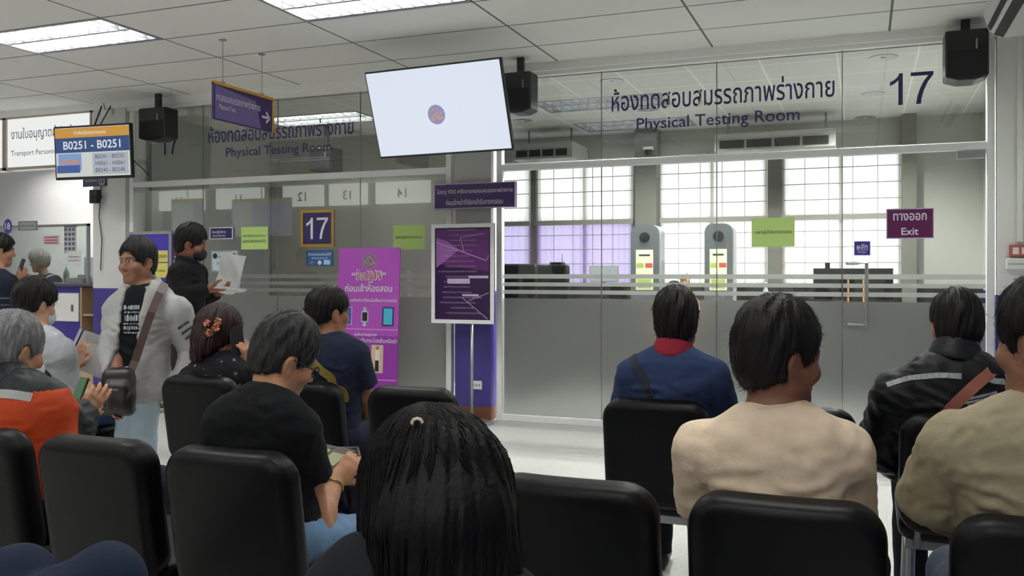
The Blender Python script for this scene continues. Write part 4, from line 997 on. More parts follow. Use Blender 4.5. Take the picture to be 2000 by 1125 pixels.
def hand_ops(w, d, n, side, curl=.5, sc=1.0, spread=.1, thumb=.5):
    # wrist point, finger direction, palm normal; side +1: thumb to the right of d seen with the palm facing you
    d = unit(d); n = unit(np.array(n, float)-d*np.dot(n, d)); x = np.cross(d, n)*side; w = np.array(w, float)
    o = [cone(w, w+d*.05*sc, .022*sc, .024*sc, .02)]
    L = (.07, .078, .072, .056); xs = (.03, .0105, -.0095, -.028)
    cs = curl if isinstance(curl, (list, tuple)) else [curl]*4
    for i in range(4):
        k0 = w+(d*(.088-.003*abs(i-1))+x*xs[i])*sc
        o.append(cone(w+(d*.02+x*xs[i]*.6)*sc, k0, .0135*sc, .0115*sc, .012))
        p = k0; dd = unit(d+x*spread*(xs[i]/.03))
        a = 0
        for f, r0, r1, m in ((.45, .0098, .009, .8), (.31, .009, .0082, 1.1), (.24, .0082, .0068, .8)):
            a += cs[i]*m
            v = unit(dd*math.cos(a)+n*math.sin(a)); q = p+v*L[i]*f*sc
            o.append(cone(p, q, r0*sc, r1*sc, .004)); p = q
    t0 = w+(d*.022+x*.022+n*.006)*sc; t1 = t0+unit(x*.75+d*.65+n*thumb)*.042*sc; t2 = t1+unit(x*.25+d*.85+n*thumb*1.2)*.032*sc; t3 = t2+unit(d+n*thumb*.8-x*.1)*.022*sc
    o += [cone(t0, t1, .016*sc, .0115*sc, .01), cone(t1, t2, .0115*sc, .0098*sc, .004), cone(t2, t3, .0098*sc, .0072*sc, .004)]
    return o

class Person:
    def __init__(s, label, P, N, shL, shR, elL, elR, wrL, wrR, head, by=0, b=1.0, handL=None, handR=None, kneeL=None, kneeR=None, ankL=None, ankR=None, skin='9a6a4c', name='person', h=.007, stand=False):
        s.fw = V3(-math.sin(math.radians(by)), math.cos(math.radians(by)), 0); s.rt = V3(s.fw[1], -s.fw[0], 0)
        root = V3(P[0], P[1], 0); s.root = root
        s.t = thing(name, label, 'person', tuple(root))
        g = lambda v: None if v is None else np.array(v, float)-root
        s.P, s.N, s.sh, s.el, s.wr = g(P), g(N), (g(shL), g(shR)), (g(elL), g(elR)), (g(wrL), g(wrR))
        hc, yaw, pitch, roll, hs = head
        s.hd = Head(g(hc), yaw, pitch, roll, hs); s.b = b; s.h = h
        s.hip = [s.P-s.rt*.085*b+V3(0, 0, -.015), s.P+s.rt*.085*b+V3(0, 0, -.015)]
        if stand:
            s.kn = [s.hip[i]+V3(0, 0, -.40)+s.fw*.02 for i in (0, 1)]; s.an = [V3(s.kn[i][0], s.kn[i][1], .075)-s.fw*.02 for i in (0, 1)]
        else:
            s.kn = [s.hip[i]+s.fw*.42+s.rt*(-.05, .05)[i]+V3(0, 0, -.02) for i in (0, 1)]; s.an = [V3(s.kn[i][0], s.kn[i][1], .075)-s.fw*.03 for i in (0, 1)]
        if kneeL is not None: s.kn[0] = g(kneeL); s.an[0] = V3(s.kn[0][0], s.kn[0][1], .075)-s.fw*.03
        if kneeR is not None: s.kn[1] = g(kneeR); s.an[1] = V3(s.kn[1][0], s.kn[1][1], .075)-s.fw*.03
        if ankL is not None: s.an[0] = g(ankL)
        if ankR is not None: s.an[1] = g(ankR)
        s.skin = skin_mat(skin); s.skinc = skin
        s.zc = unit(s.N-s.P); xc = s.sh[1]-s.sh[0]; xc = unit(xc-s.zc*np.dot(xc, s.zc)); s.xc = xc; s.yc = np.cross(s.zc, xc); s.Rc = np.stack([xc, s.yc, s.zc], 1)
        s.nd = unit(s.hd.w(0, -.02, -.045)-s.N)
        s.L = np.linalg.norm(s.N-s.P)
        ho = []
        for i, hnd in enumerate((handL, handR)):
            q = (-1, 1)[i]
            if hnd is None: hnd = dict(d=s.wr[i]-s.el[i], n=-s.rt*q, side=1 if i else -1, curl=.35)
            hnd = dict(hnd); hnd.setdefault('side', 1)
            ho += hand_ops(s.wr[i], hnd['d'], hnd['n'], hnd['side'], hnd.get('curl', .4), hnd.get('sc', 1.0), hnd.get('spread', .1), hnd.get('thumb', .5))
        s.hand_o = ho
    def torso(s, t=0.0, k=.05):
        b = s.b; C = s.P+s.zc*s.L*.70+s.yc*.005
        W = max(.13, np.linalg.norm(s.sh[1]-s.sh[0])*.41)
        o = [ell(s.P+V3(0, 0, .02), (.155*b+t, .115*b+t, .115+t), np.stack([s.rt, s.fw, V3(0, 0, 1)], 1), 0),
             ell(s.P+s.zc*s.L*.36+s.yc*.01, (.135*b+t, .105*b+t, .16+t), s.Rc, .08), ell(C, (W*b+t, .105*b+t, .175+t), s.Rc, .08)]
        for q in (0, 1):
            o.append(cone(s.N-s.zc*.055, s.sh[q], .046+t*.8, .052*b+t*.8, k))
            o.append(ell(s.P+s.zc*s.L*.8+(-1, 1)[q]*s.xc*.075-s.yc*.035, (.085+t*.5, .052+t, .11), s.Rc, .05))
        return o
    def body(s, eyes=True):
        o = s.torso(-.006)
        o += [cone(s.N-s.zc*.05, s.hd.w(0, -.015, -.05), .06*s.b**.5, .054*s.b**.5, .04)]+[(a, f, (k if i else .03)) for i, (a, f, k) in enumerate(s.hd.ops())]
        for i in (0, 1):
            m = s.el[i]+(s.wr[i]-s.el[i])*.25
            o += [cone(s.sh[i], s.el[i], .05*s.b, .04*s.b, .03), cone(s.el[i], m, .04*s.b, .042*s.b, .02), cone(m, s.wr[i], .042*s.b, .026, .02)]
            c = s.kn[i]+(s.an[i]-s.kn[i])*.3
            o += [cone(s.hip[i], s.kn[i], .08*s.b, .055, .03), cone(s.kn[i], c, .052, .056, .03), cone(c, s.an[i], .056, .038, .03), cone(s.an[i]-V3(0, 0, .03), s.an[i]+s.fw*.14-V3(0, 0, .045), .04, .03, .03)]
        o += s.hand_o
        pts = np.array([s.P, s.N, s.hd.c, *s.sh, *s.el, *s.wr, *s.hip, *s.kn, *s.an]); lo, hi = pts.min(0)-.2, pts.max(0)+.2; lo[2] = max(lo[2], -.02)
        s.lo, s.hi = lo, hi
        d = lin(s.skinc); eyew = mat('eye_white', 'cfc8c0', .3); eyed = mat('eye_dark', '1b120f', .3); lip = mat('lip_'+s.skinc, '%02x%02x%02x' % tuple(int(int(s.skinc[i:i+2], 16)*f) for i, f in ((0, .93), (2, .85), (4, .86))), .45)
        s.body_o = sdf_mesh('body', o, lo, hi, s.h, [s.skin, eyew, eyed, lip], s.t, s.hd.paint)
        return s
    def part(s, name, ops, m, pts=None, pad=.12, h=None, matfn=None, lo=None, hi=None):
        if lo is None:
            if pts is None: lo, hi = s.lo, s.hi
            else: pts = np.array(pts); lo, hi = pts.min(0)-pad, pts.max(0)+pad
        return sdf_mesh(name, ops, lo, hi, h or s.h, m, s.t, matfn)
    def shirt(s, m, name='shirt', t=.014, sleeve=.62, full=False, amp=.005, seed=1, neck=.078, nh=.03, hem=-.07, matfn=None, extra=(), loose=.0, cuff=.94, nf=.0, fold=.007):
        o = s.torso(t)
        for i in (0, 1):
            if full:
                w = s.el[i]+(s.wr[i]-s.el[i])*cuff
                o += [cone(s.sh[i], s.el[i], .057*s.b+t, .047*s.b+t+loose, .035), capped(s.el[i], w, .047*s.b+t+loose, .034+t+loose, .03)]
            else:
                e = s.sh[i]+(s.el[i]-s.sh[i])*sleeve
                o += [capped(s.sh[i], e, .056*s.b+t, .05*s.b+t+loose, .016)]
        o += list(extra)
        if hem < -.12: o.append(ell(s.P-V3(0, 0, .1), (.162*s.b+t, .128*s.b+t, .24), np.stack([s.rt, s.fw, V3(0, 0, 1)], 1), .05))
        c = s.N+s.nd*nh
        o.append(cone(c+s.nd*(neck*.7)+s.yc*.012, c+s.nd*.34, neck, neck*1.6, .012, 's'))
        if nf: o.append(cone(s.N+s.yc*.09-s.zc*nf, s.N+s.yc*.12+s.zc*.1, .04, .06, .02, 's'))
        o.append(half(s.P+V3(0, 0, hem), (0, 0, -1), .01))
        if fold: o.append(s.folds(fold, seed))
        if amp: o += [wrinkle(amp*.5, 55, seed, (.1, .1, 1.)), wrinkle(amp*.4, 120, seed+50, (.35, .2, 1.))]
        pts = [s.P, s.N, *s.sh, *s.el]+(list(s.wr) if full else [])
        return s.part(name, o, m, pts, .17, matfn=matfn)
    def folds(s, amp, seed):          # creases fanning from the armpits and gathering at the waist
        r = np.random.RandomState(seed); S_ = []
        for q in (-1, 1):
            i = (q+1)//2; A = s.sh[i]-s.zc*.035-s.xc*q*.005; ax, az = (A-s.P)@s.xc, (A-s.P)@s.zc
            for k in range(5):
                an = .05-.26*k+r.normal()*.07; L = .10+.1*r.rand()
                x0, z0 = ax-q*.02*r.rand(), az-.026*k; S_.append((x0, z0, x0-q*math.cos(an)*L, z0+math.sin(an)*L, .011+.005*r.rand(), .6+.6*r.rand()))
            for k in range(3):
                z0 = s.L*(.3+.13*k)+r.normal()*.01; x0 = q*(.13-.02*r.rand()); S_.append((x0, z0, x0-q*(.1+.08*r.rand()), z0-.01+r.normal()*.015, .012, .8))
            Bv = s.el[i]-s.sh[i]
        def f(p):
            u = (p-s.P)@s.xc; w = (p-s.P)@s.zc; d = np.zeros(len(p))
            for x0, z0, x1, z1, wd, am in S_:
                dx, dz = x1-x0, z1-z0; LL = dx*dx+dz*dz; t = np.clip(((u-x0)*dx+(w-z0)*dz)/LL, 0, 1)
                dist = np.hypot(u-x0-t*dx, w-z0-t*dz-.012*np.sin(t*3.1)*np.sign(dx)); d -= am*amp*np.exp(-(dist/wd)**2)*np.sin(np.clip(t*.9+.1, 0, 1)*math.pi)**.7
            return d.astype(np.float32)
        return ('d', f, 0)
    def collar(s, m, h=.05, r=.07, name='collar'):
        a = s.N+s.nd*.005-s.yc*.002; o = [cone(a, a+s.nd*h, r+.019, r+.009, 0), cone(a-s.nd*.05, a+s.nd*(h+.06), r+.005, r-.005, .003, 's')]
        o.append(half(a+s.nd*h+s.yc*.0, unit(s.nd+s.yc*.25), .004)); o.append(half(a-s.nd*.02, -s.nd, .004))
        return s.part(name, o, m, [a, a+s.nd*h], .12, h=.0042)
    def neckband(s, m, lift=.034, r=.006):
        P_ = []
        for k in range(28):
            a = k*2*math.pi/28; q = s.N+s.nd*(lift-.012*math.sin(a))+(s.xc*math.cos(a)+s.yc*math.sin(a))*.078
            ok, lc, nn, _ = s.body_o.closest_point_on_mesh(Vector(q)); P_.append(np.array(lc)+np.array(nn)*.004)
        P_ = np.array(P_)
        for _ in range(4): P_ = (np.roll(P_, 1, 0)+2*P_+np.roll(P_, -1, 0))/4
        return MB().tube([tuple(q) for q in P_], r, 8, close=True).build('neckband', m, s.t, smooth=True)
    def cast(s, u, v, on):
        o = Vector(CC-s.root); d = Vector(unit(ray(u, v))); ok, lc, nn, _ = on.ray_cast(o, d)
        return np.array(lc)+s.root if ok else J(u, v, 3)
    def trousers(s, m=None, t=.014, name='trousers', amp=.004, seed=3):
        o = [ell(s.P+V3(0, 0, .01), (.158*s.b+t, .12*s.b+t, .115+t), np.stack([s.rt, s.fw, V3(0, 0, 1)], 1), 0), half(s.P+V3(0, 0, .09), (0, 0, 1), .01)]
        for i in (0, 1): o += [cone(s.hip[i], s.kn[i], .085*s.b+t, .06+t, .04), capped(s.kn[i], s.an[i]+V3(0, 0, .0), .06+t, .05+t, .03)]
        o.append(wrinkle(amp, 60, seed, (.6, .6, .5)))
        return s.part(name, o, m or TROUSER, [s.P, *s.hip, *s.kn, *s.an], .15, h=max(s.h, .009))
    def shoes(s, m=None):
        for i in (0, 1):
            a = s.an[i]; o = [cone(a-V3(0, 0, .035), a+s.fw*.15-V3(0, 0, .042), .046, .036, 0), cone(a, a-V3(0, 0, .03), .045, .048, .02), half((0, 0, .004), (0, 0, -1), .003)]
            s.part('shoe', o, m or mat('shoe_black', '17181a', .5), [a, a+s.fw*.15], .08, h=.009, lo=np.array([a, a+s.fw*.15]).min(0)-[.08, .08, .075], hi=np.array([a, a+s.fw*.15]).max(0)+.08)
    def hair(s, ops, m=HAIRM, h=.005, down=.0, pad=.16, name='hair', n=2200, ln=.02, lift=.1, sr=.00045, sm=None):
        c = s.hd.c; o = s.part(name, ops, m, h=h, lo=c-np.array([pad, pad, pad+down]), hi=c+pad)
        if n: s.tufts(o, n, ln, lift, sr, sm or m)
        return o
    def tufts(s, o, n, ln, lift, r, m, seed=5):        # short strands lying along the hair, away from the crown whorl
        me = o.data; N = len(me.vertices); co = np.empty(N*3, np.float32); no = np.empty(N*3, np.float32)
        me.vertices.foreach_get('co', co); me.vertices.foreach_get('normal', no); co = co.reshape(-1, 3); no = no.reshape(-1, 3)
        rr = np.random.RandomState(seed+N % 97)
        q = s.hd.loc(co); ok = np.where((q[:, 2] > -.11))[0]; idx = rr.choice(ok, min(n, len(ok)), replace=False)
        wh = np.array([.015, -.055, .12]); cu = bpy.data.curves.new('hair_strands', 'CURVE'); cu.dimensions = '3D'; cu.bevel_depth = r; cu.bevel_resolution = 0
        for i in idx:
            nl = s.hd.R.T@no[i]; g = q[i]-wh+rr.normal(size=3)*.035; g[2] -= .02
            if q[i][1] > .02 and q[i][2] > .06: g = g+np.array([.05, .05, .02])
            g = g-nl*np.dot(g, nl); g /= np.linalg.norm(g)+1e-6
            L = ln*(.5+rr.rand()); lf = lift*(.3+rr.rand())*(1.0 if q[i][2] > .03 else .25); pts = []
            for k in range(4):
                t = k/3; v = q[i]-nl*.003+g*L*t+nl*(lf*L*(t-.55*t*t))
                pts.append([*s.hd.w(*v), 1])
            sp = cu.splines.new('POLY'); sp.points.add(3); sp.points.foreach_set('co', np.array(pts, np.float32).ravel())
            sp.points.foreach_set('radius', [1.2, 1.1, .9, .3])
        cu.materials.append(m); ob = bpy.data.objects.new('hair_strands', cu); COL.objects.link(ob); ob.parent = s.t; ob['kind'] = 'stuff'
    def strap(s, pts, w, m, on, th=.002, name='strap', off=.004):
        mb = MB(); pts = [np.array(p)-s.root for p in pts]; L = []
        for a, b in zip(pts[:-1], pts[1:]): L += [a+(b-a)*k/6 for k in range(6)]
        L.append(pts[-1]); Q = []
        for p in L:
            ok, lc, nn, _ = on.closest_point_on_mesh(Vector(p)); Q.append((np.array(lc), np.array(nn)))
        P_ = np.array([q[0] for q in Q]); N_ = np.array([q[1] for q in Q])
        for _ in range(3): P_[1:-1] = (P_[:-2]+2*P_[1:-1]+P_[2:])/4; N_[1:-1] = (N_[:-2]+2*N_[1:-1]+N_[2:])/4
        V = []
        for i in range(len(L)):
            a, b = P_[max(i-1, 0)], P_[min(i+1, len(L)-1)]; tg = unit(b-a); n = unit(N_[i]-tg*np.dot(tg, N_[i])); x = np.cross(tg, n); p = P_[i]+n*off
            V += [p-x*w/2-n*.006, p+x*w/2-n*.006, p+x*w/2+n*th, p-x*w/2+n*th]
        f = []
        for i in range(len(L)-1):
            for k in range(4): f.append((4*i+k, 4*i+(k+1) % 4, 4*i+4+(k+1) % 4, 4*i+4+k))
        f += [(0, 1, 2, 3), tuple(4*(len(L)-1)+k for k in (3, 2, 1, 0))]
        mb.add(V, f); return mb.build(name, m, s.t, smooth=False)
    def mask(s, m, col_strap=None):
        h = s.hd; o = [h.e((0, .05, -.062), (.064, .062, .052), 0), h.e((0, .078, -.05), (.03, .034, .036), .03), h.half((0, .0, -.026), (0, -.35, .94), .006), h.half((0, .022, 0), (0, -1, 0), .01)]
        s.part('face_mask', o, m, h=.005, lo=h.c-.2, hi=h.c+.2)
        for q in (-1, 1):
            MB().tube([tuple(h.w(q*.062, .035, -.04)), tuple(h.w(q*.078, .0, -.0)), tuple(h.w(q*.083, -.022, .012)), tuple(h.w(q*.08, -.03, -.02)), tuple(h.w(q*.066, .03, -.085))], .0018, 6).build('mask_loop', m, s.t)
    def tub(s, name, pts, r, m, n=8): return MB().tube([tuple(np.array(p)-s.root) for p in pts], r, n).build(name, m, s.t, smooth=True)
def J(u, v, Y): return atY(u, v, Y)
def phone(label, c, d, n, w=.072, l=.15, col=black, scr=None):
    d = unit(d); n = unit(np.array(n)-d*np.dot(n, d)); x = np.cross(d, n)
    M = Matrix((tuple(x), tuple(n), tuple(d))).transposed().to_4x4(); M.translation = Vector(c)
    t = thing('mobile_phone', label, 'phone'); t.matrix_world = M
    MB().box((-w/2, -.0045, -l/2), (w/2, .0045, l/2)).build('case', col, t, bevel=.003)
    MB().box((-w/2+.004, .004, -l/2+.004), (w/2-.004, .0052, l/2-.004)).build('screen', scr or dblack, t)
    return t
SC = lambda u, v, Y, z=None: (lambda p: V3(p[0], p[1], p[2] if z is None else z))(atY(u, v, Y))
# man in the beige shirt
p = Person('man seen from behind in a plain beige tee with short black hair', P=(-.15, 2.31, .57), N=J(1503, 818, 2.27), shL=J(1372, 880, 2.28), shR=J(1645, 886, 2.28), elL=J(1378, 1030, 2.38), elR=J(1652, 1040, 2.40), wrL=V3(-.22, 2.62, .62), wrR=V3(-.02, 2.62, .62),
           head=(J(1522, 699, 2.31), -52, 4, 2, 1.03), b=1.08, skin='6a4534', h=.006, handL=dict(d=(.5, .7, -.1), n=(0, 0, -1), side=1), handR=dict(d=(-.5, .7, -.1), n=(0, 0, -1), side=-1)).body()
p.shirt(cloth('beige', 'd9c6ad'), sleeve=.72, amp=.006, seed=4, t=.016, loose=.006, fold=.009); p.neckband(cloth('beige_rib', 'cdb99f')); p.trousers(cloth('dark_navy', '1a1e2c')); p.shoes()
p.hair(p.hd.hair_short(.013, top=.012, seed=2, amp=.003, nape=-.08))
# man in the tan shirt at the right edge
p = Person('man at the right edge in a tan tee looking left', P=(.385, 2.31, .57), N=J(2020, 800, 2.27), shL=J(1868, 872, 2.3), shR=J(2160, 870, 2.26), elL=J(1822, 985, 2.42), elR=J(2190, 1030, 2.42), wrL=V3(.26, 2.66, .66), wrR=V3(.45, 2.66, .66),
           head=(J(2042, 672, 2.3), 48, 3, 0, 1.03), b=1.1, skin='7e5844', h=.006, handL=dict(d=(.6, .6, 0), n=(0, 0, -1), side=1), handR=dict(d=(-.6, .6, 0), n=(0, 0, -1), side=-1)).body()
p.shirt(cloth('tan', '958c73'), sleeve=.98, amp=.006, seed=9, t=.02, loose=.014, fold=.009); p.neckband(cloth('tan_rib', '8c836b')); p.trousers(cloth('grey_jeans', '434a57')); p.shoes()
p.hair(p.hd.hair_short(.015, top=.012, seed=5, amp=.004, nape=-.085))
# man in the blue polo with the red collar
p = Person('man in a blue polo shirt with red collar seen from behind', P=(-.74, 3.72, .57), N=J(1315, 692, 3.68), shL=J(1240, 735, 3.68), shR=J(1388, 735, 3.68), elL=J(1226, 822, 3.8), elR=J(1410, 822, 3.8), wrL=V3(-.78, 4.02, .72), wrR=V3(-.68, 4.05, .72),
           head=(J(1320, 630, 3.72), 8, 6, 0, 1.04), b=1.12, skin='7d523c', h=.007, handL=dict(d=(.8, .3, 0), n=(0, -1, 0), side=1), handR=dict(d=(-.8, .3, 0), n=(0, -1, 0), side=-1)).body()
sh = p.shirt(cloth('blue_polo', '253252'), sleeve=.8, amp=.006, seed=6, t=.018, loose=.01); p.collar(cloth('red_collar', '7c1d2d'), h=.04); p.trousers(); p.shoes()
p.hair(p.hd.hair_short(.013, top=.008, seed=7, amp=.005, nape=-.09), h=.005)
p.strap([J(1240, 700, 3.66), J(1246, 725, 3.56), J(1256, 750, 3.55), J(1268, 775, 3.555)], .034, cloth('dark_strap', '272b33'), sh)
h = p.hd
for q in (-1, 1):
    pts = [tuple(h.w(q*.035+.027*math.cos(a), .062+.012*math.sin(a), .122+.02*math.sin(a))) for a in [k*math.pi/6 for k in range(12)]]
    MB().tube(pts, .0028, 6, close=True).build('glasses_rim', mat('glasses_red', '6b1a2b', .3), p.t)
    MB().tube([tuple(h.w(q*.062, .062, .122)), tuple(h.w(q*.088, .02, .085)), tuple(h.w(q*.094, -.05, .045))], .0028, 6).build('glasses_arm', mat('glasses_red', '6b1a2b', .3), p.t)
# man in the black jacket
p = Person('man in a black jacket with grey reflective stripes and a brown strap', P=(.33, 3.72, .57), N=J(1862, 706, 3.68), shL=J(1752, 772, 3.68), shR=J(1962, 760, 3.7), elL=J(1718, 872, 3.86), elR=J(1990, 880, 3.86), wrL=J(1752, 905, 4.02), wrR=J(1930, 910, 4.05),
           head=(J(1868, 640, 3.74), 6, 12, 0, 1.03), b=1.12, skin='b07c5e', h=.007, handL=dict(d=(.5, .6, -.2), n=(0, 0, -1), side=1), handR=dict(d=(-.5, .6, -.2), n=(0, 0, -1), side=-1)).body()
pr, pz = p.root, p
sh = p.shirt(cloth('black_jacket', '0f1114', .5), name='jacket', full=True, amp=.01, seed=12, t=.026, loose=.014, nh=.04)
RG = mat('reflective_grey', '8b8f92', .5, noise=.35, nscale=90)
p.strap([p.cast(u, v, sh) for u, v in ((1732, 752), (1765, 741), (1800, 736), (1840, 733), (1878, 735))], .02, RG, sh, name='reflective_stripe', off=.001)
p.strap([J(1940, 738, 3.55), J(1962, 746, 3.6)], .022, RG, sh, name='reflective_stripe', off=.001)
for k in range(3): p.strap([J(1872+9*k, 783+5*k, 3.55), J(1915+9*k, 774+6*k, 3.55), J(1948, 766+8*k, 3.57)], .008, RG, sh, name='reflective_stripe', off=.001)
p.collar(cloth('black_jacket', '0f1114', .5), h=.055, r=.074); p.trousers(); p.shoes(); p.hair(p.hd.hair_short(.012, top=.006, seed=8, amp=.004, nape=-.07), h=.005)
p.strap([J(1936, 722, 3.72), J(1920, 738, 3.58), J(1895, 762, 3.545), J(1862, 795, 3.54), J(1830, 830, 3.55)], .04, mat('strap_brown', '8a5340', .5), sh)
# woman with the ponytail
p = Person('woman in a navy tee with a ponytail and an olive strap', P=(-2.42, 3.74, .57), N=J(650, 664, 3.7), shL=J(612, 694, 3.66), shR=J(694, 694, 3.74), elL=J(604, 770, 3.8), elR=J(712, 775, 3.82), wrL=V3(-2.45, 4.05, .66), wrR=J(706, 838, 3.95),
           head=(J(643, 612, 3.74), -28, 4, 0, 1.0), b=.98, by=-10, skin='96674c', h=.007).body()
sh = p.shirt(cloth('navy_tee', '1d2438'), sleeve=.72, amp=.005, seed=15, t=.016, loose=.012); p.trousers(cloth('navy_trousers', '20253a')); p.shoes()
h = p.hd; o = h.hair_short(.014, nape=-.06, seed=9, amp=.0025, ears=True)
o = o[:-1]+[h.cn((-.03, -.105, -.01), (-.05, -.15, -.05), .028, .034, .02), h.cn((-.05, -.15, -.05), (-.065, -.15, -.17), .036, .026, .02), h.cn((-.065, -.15, -.17), (-.06, -.13, -.25), .026, .008, .02), h.strands(.003, 9, 260)]
p.hair(o, down=.2, pad=.2)
MB().tube([tuple(h.w(-.035+.024*math.cos(a), -.125, -.018+.024*math.sin(a))) for a in [k*math.pi/5 for k in range(10)]], .008, 6, close=True).build('hair_tie', mat('hair_tie_grey', '8e8a90', .4), p.t)
p.strap([J(604, 690, 3.62), J(618, 716, 3.57), J(645, 748, 3.55), J(672, 774, 3.57), J(690, 792, 3.62)], .036, cloth('olive_strap', '7d7134'), sh)
# woman with the flowered top on the phone
def flower_mat():
    m = cloth('flowered', '15141a'); nt = m.node_tree; b = nt.nodes['Principled BSDF']; tc = nt.nodes.new('ShaderNodeTexCoord')
    v = nt.nodes.new('ShaderNodeTexVoronoi'); v.inputs['Scale'].default_value = 24; v.inputs['Randomness'].default_value = .9; nt.links.new(tc.outputs['Object'], v.inputs['Vector'])
    n = nt.nodes.new('ShaderNodeTexNoise'); n.inputs['Scale'].default_value = 90; nt.links.new(tc.outputs['Object'], n.inputs['Vector'])
    ad = nt.nodes.new('ShaderNodeMath'); ad.operation = 'MULTIPLY_ADD'; ad.inputs[1].default_value = .35; ad.inputs[2].default_value = -.17; nt.links.new(n.outputs[0], ad.inputs[0])
    s = nt.nodes.new('ShaderNodeMath'); nt.links.new(v.outputs['Distance'], s.inputs[0]); nt.links.new(ad.outputs[0], s.inputs[1])
    r = nt.nodes.new('ShaderNodeValToRGB'); e = r.color_ramp.elements; r.color_ramp.interpolation = 'CONSTANT'; e[0].position = 0; e[0].color = lin('8e6a66'); e[1].position = .16; e[1].color = lin('6a6258')
    x = e.new(.22); x.color = lin('15141a'); nt.links.new(s.outputs[0], r.inputs[0]); nt.links.new(r.outputs[0], b.inputs['Base Color']); return m
p = Person('woman in a dark flowered top with brown hair, phone at her ear', P=(-3.02, 3.74, .57), N=J(427, 712, 3.7), shL=J(375, 742, 3.68), shR=J(476, 736, 3.72), elL=J(362, 800, 3.8), elR=J(500, 768, 3.88), wrL=V3(-3.1, 4.05, .66), wrR=J(486, 714, 3.76),
           head=(J(430, 652, 3.74), -8, 2, 0, 1.02), b=1.0, skin='a87a5e', h=.007, handR=dict(d=J(477, 664, 3.74)-J(486, 714, 3.76), n=J(440, 664, 3.74)-J(477, 664, 3.74), side=-1, curl=[.45, .5, .5, .55], thumb=.3)).body()
p.shirt(flower_mat(), sleeve=.85, amp=.006, seed=18, t=.016, loose=.016, name='blouse'); p.trousers(); p.shoes()
h = p.hd; o = h.hair_short(.03, nape=-.085, seed=10, amp=.003, ears=False, side=.002)[:-1]+[h.e((0, -.1, -.035), (.075, .06, .085), .03), h.e((-.03, -.09, -.105), (.06, .05, .06), .03), h.strands(.0045, 10, 230)]
ho = p.hair(o, hairm('brown', '251413'), down=.05, pad=.2)
cm = MB()
for (u, v) in ((404, 632), (420, 640), (408, 650), (428, 628)):
    ok, lc, nn, _ = ho.closest_point_on_mesh(Vector(J(u, v, 3.6)-p.root)); nn = np.array(nn); lc = np.array(lc); x = unit(np.cross(nn, (0, 0, 1))); y = np.cross(x, nn)
    for k in range(5):
        a = k*1.257; q = lc+(x*math.cos(a)+y*math.sin(a))*.014; cm.tube([tuple(lc+nn*.006), tuple(q+nn*.012), tuple(q+(q-lc)*.5+nn*.004)], [.005, .010, .003], 6)
cm.build('hair_clip', mat('clip_amber', 'a8684c', .35, noise=.6, nscale=70), p.t)
phone('black phone held to the ear of the woman in the flowered top', J(463, 666, 3.72), (-.2, .05, 1), (-.8, .45, 0), col=black)
# long haired woman in front
p = Person('woman in front with long straight black hair seen from behind', P=(-.62, .96, .57), N=J(850, 1122, 1.11), shL=J(738, 1215, 1.1), shR=J(968, 1210, 1.12), elL=J(655, 1330, 1.3), elR=J(1000, 1420, 1.22), wrL=J(672, 1112, 1.5), wrR=V3(-.5, 1.36, .66),
           head=(J(852, 968, 1.19), -8, 14, 0, .98), b=.95, skin='b08566', h=.007, handL=dict(d=(.3, .9, .05), n=(0, 0, -1), side=1, curl=.5)).body()
p.shirt(cloth('black_top', '101217'), full=True, amp=.004, seed=20, t=.016, cuff=.6, name='top'); p.trousers(); p.shoes()
h = p.hd
o = [h.e((0, -.014, .034), (.089, .112, .102), 0), h.e((0, .112, -.035), (.08, .07, .105), .012, 's'),
     ]
G = lambda u, v, Y: J(u, v, Y)-p.root
for ch, rs in (([(850, 930, 1.14), (852, 1040, 1.09), (858, 1180, 1.07), (860, 1330, 1.07)], (.085, .08, .075, .07)), ([(905, 950, 1.16), (908, 1020, 1.12), (924, 1130, 1.1), (945, 1260, 1.1)], (.07, .058, .054, .05)), ([(800, 950, 1.16), (800, 1020, 1.13), (797, 1130, 1.11), (790, 1260, 1.1)], (.065, .055, .052, .05))):
    for k in range(3): o.append(cone(G(*ch[k]), G(*ch[k+1]), rs[k], rs[k+1], .04))
def fall(q):
    def f(p):
        l = h.loc(p); th = np.arctan2(l[:, 0], -(l[:, 1]+.02)); z = l[:, 2]
        return (.0012*np.sin(th*34+2*np.sin(z*9))+.0012*np.sin(th*83+3*np.sin(z*13+1))).astype(np.float32)
    return ('d', f, 0)
HB = mat('long_black_hair', '050405', .5, 0, .12, noise=.4, nscale=80, bump=.3, bscale=200, nstretch=(1, 1, .05))
o.append(fall(0)); ho = p.hair(o, HB, h=.0045, down=.4, pad=.24, n=0)
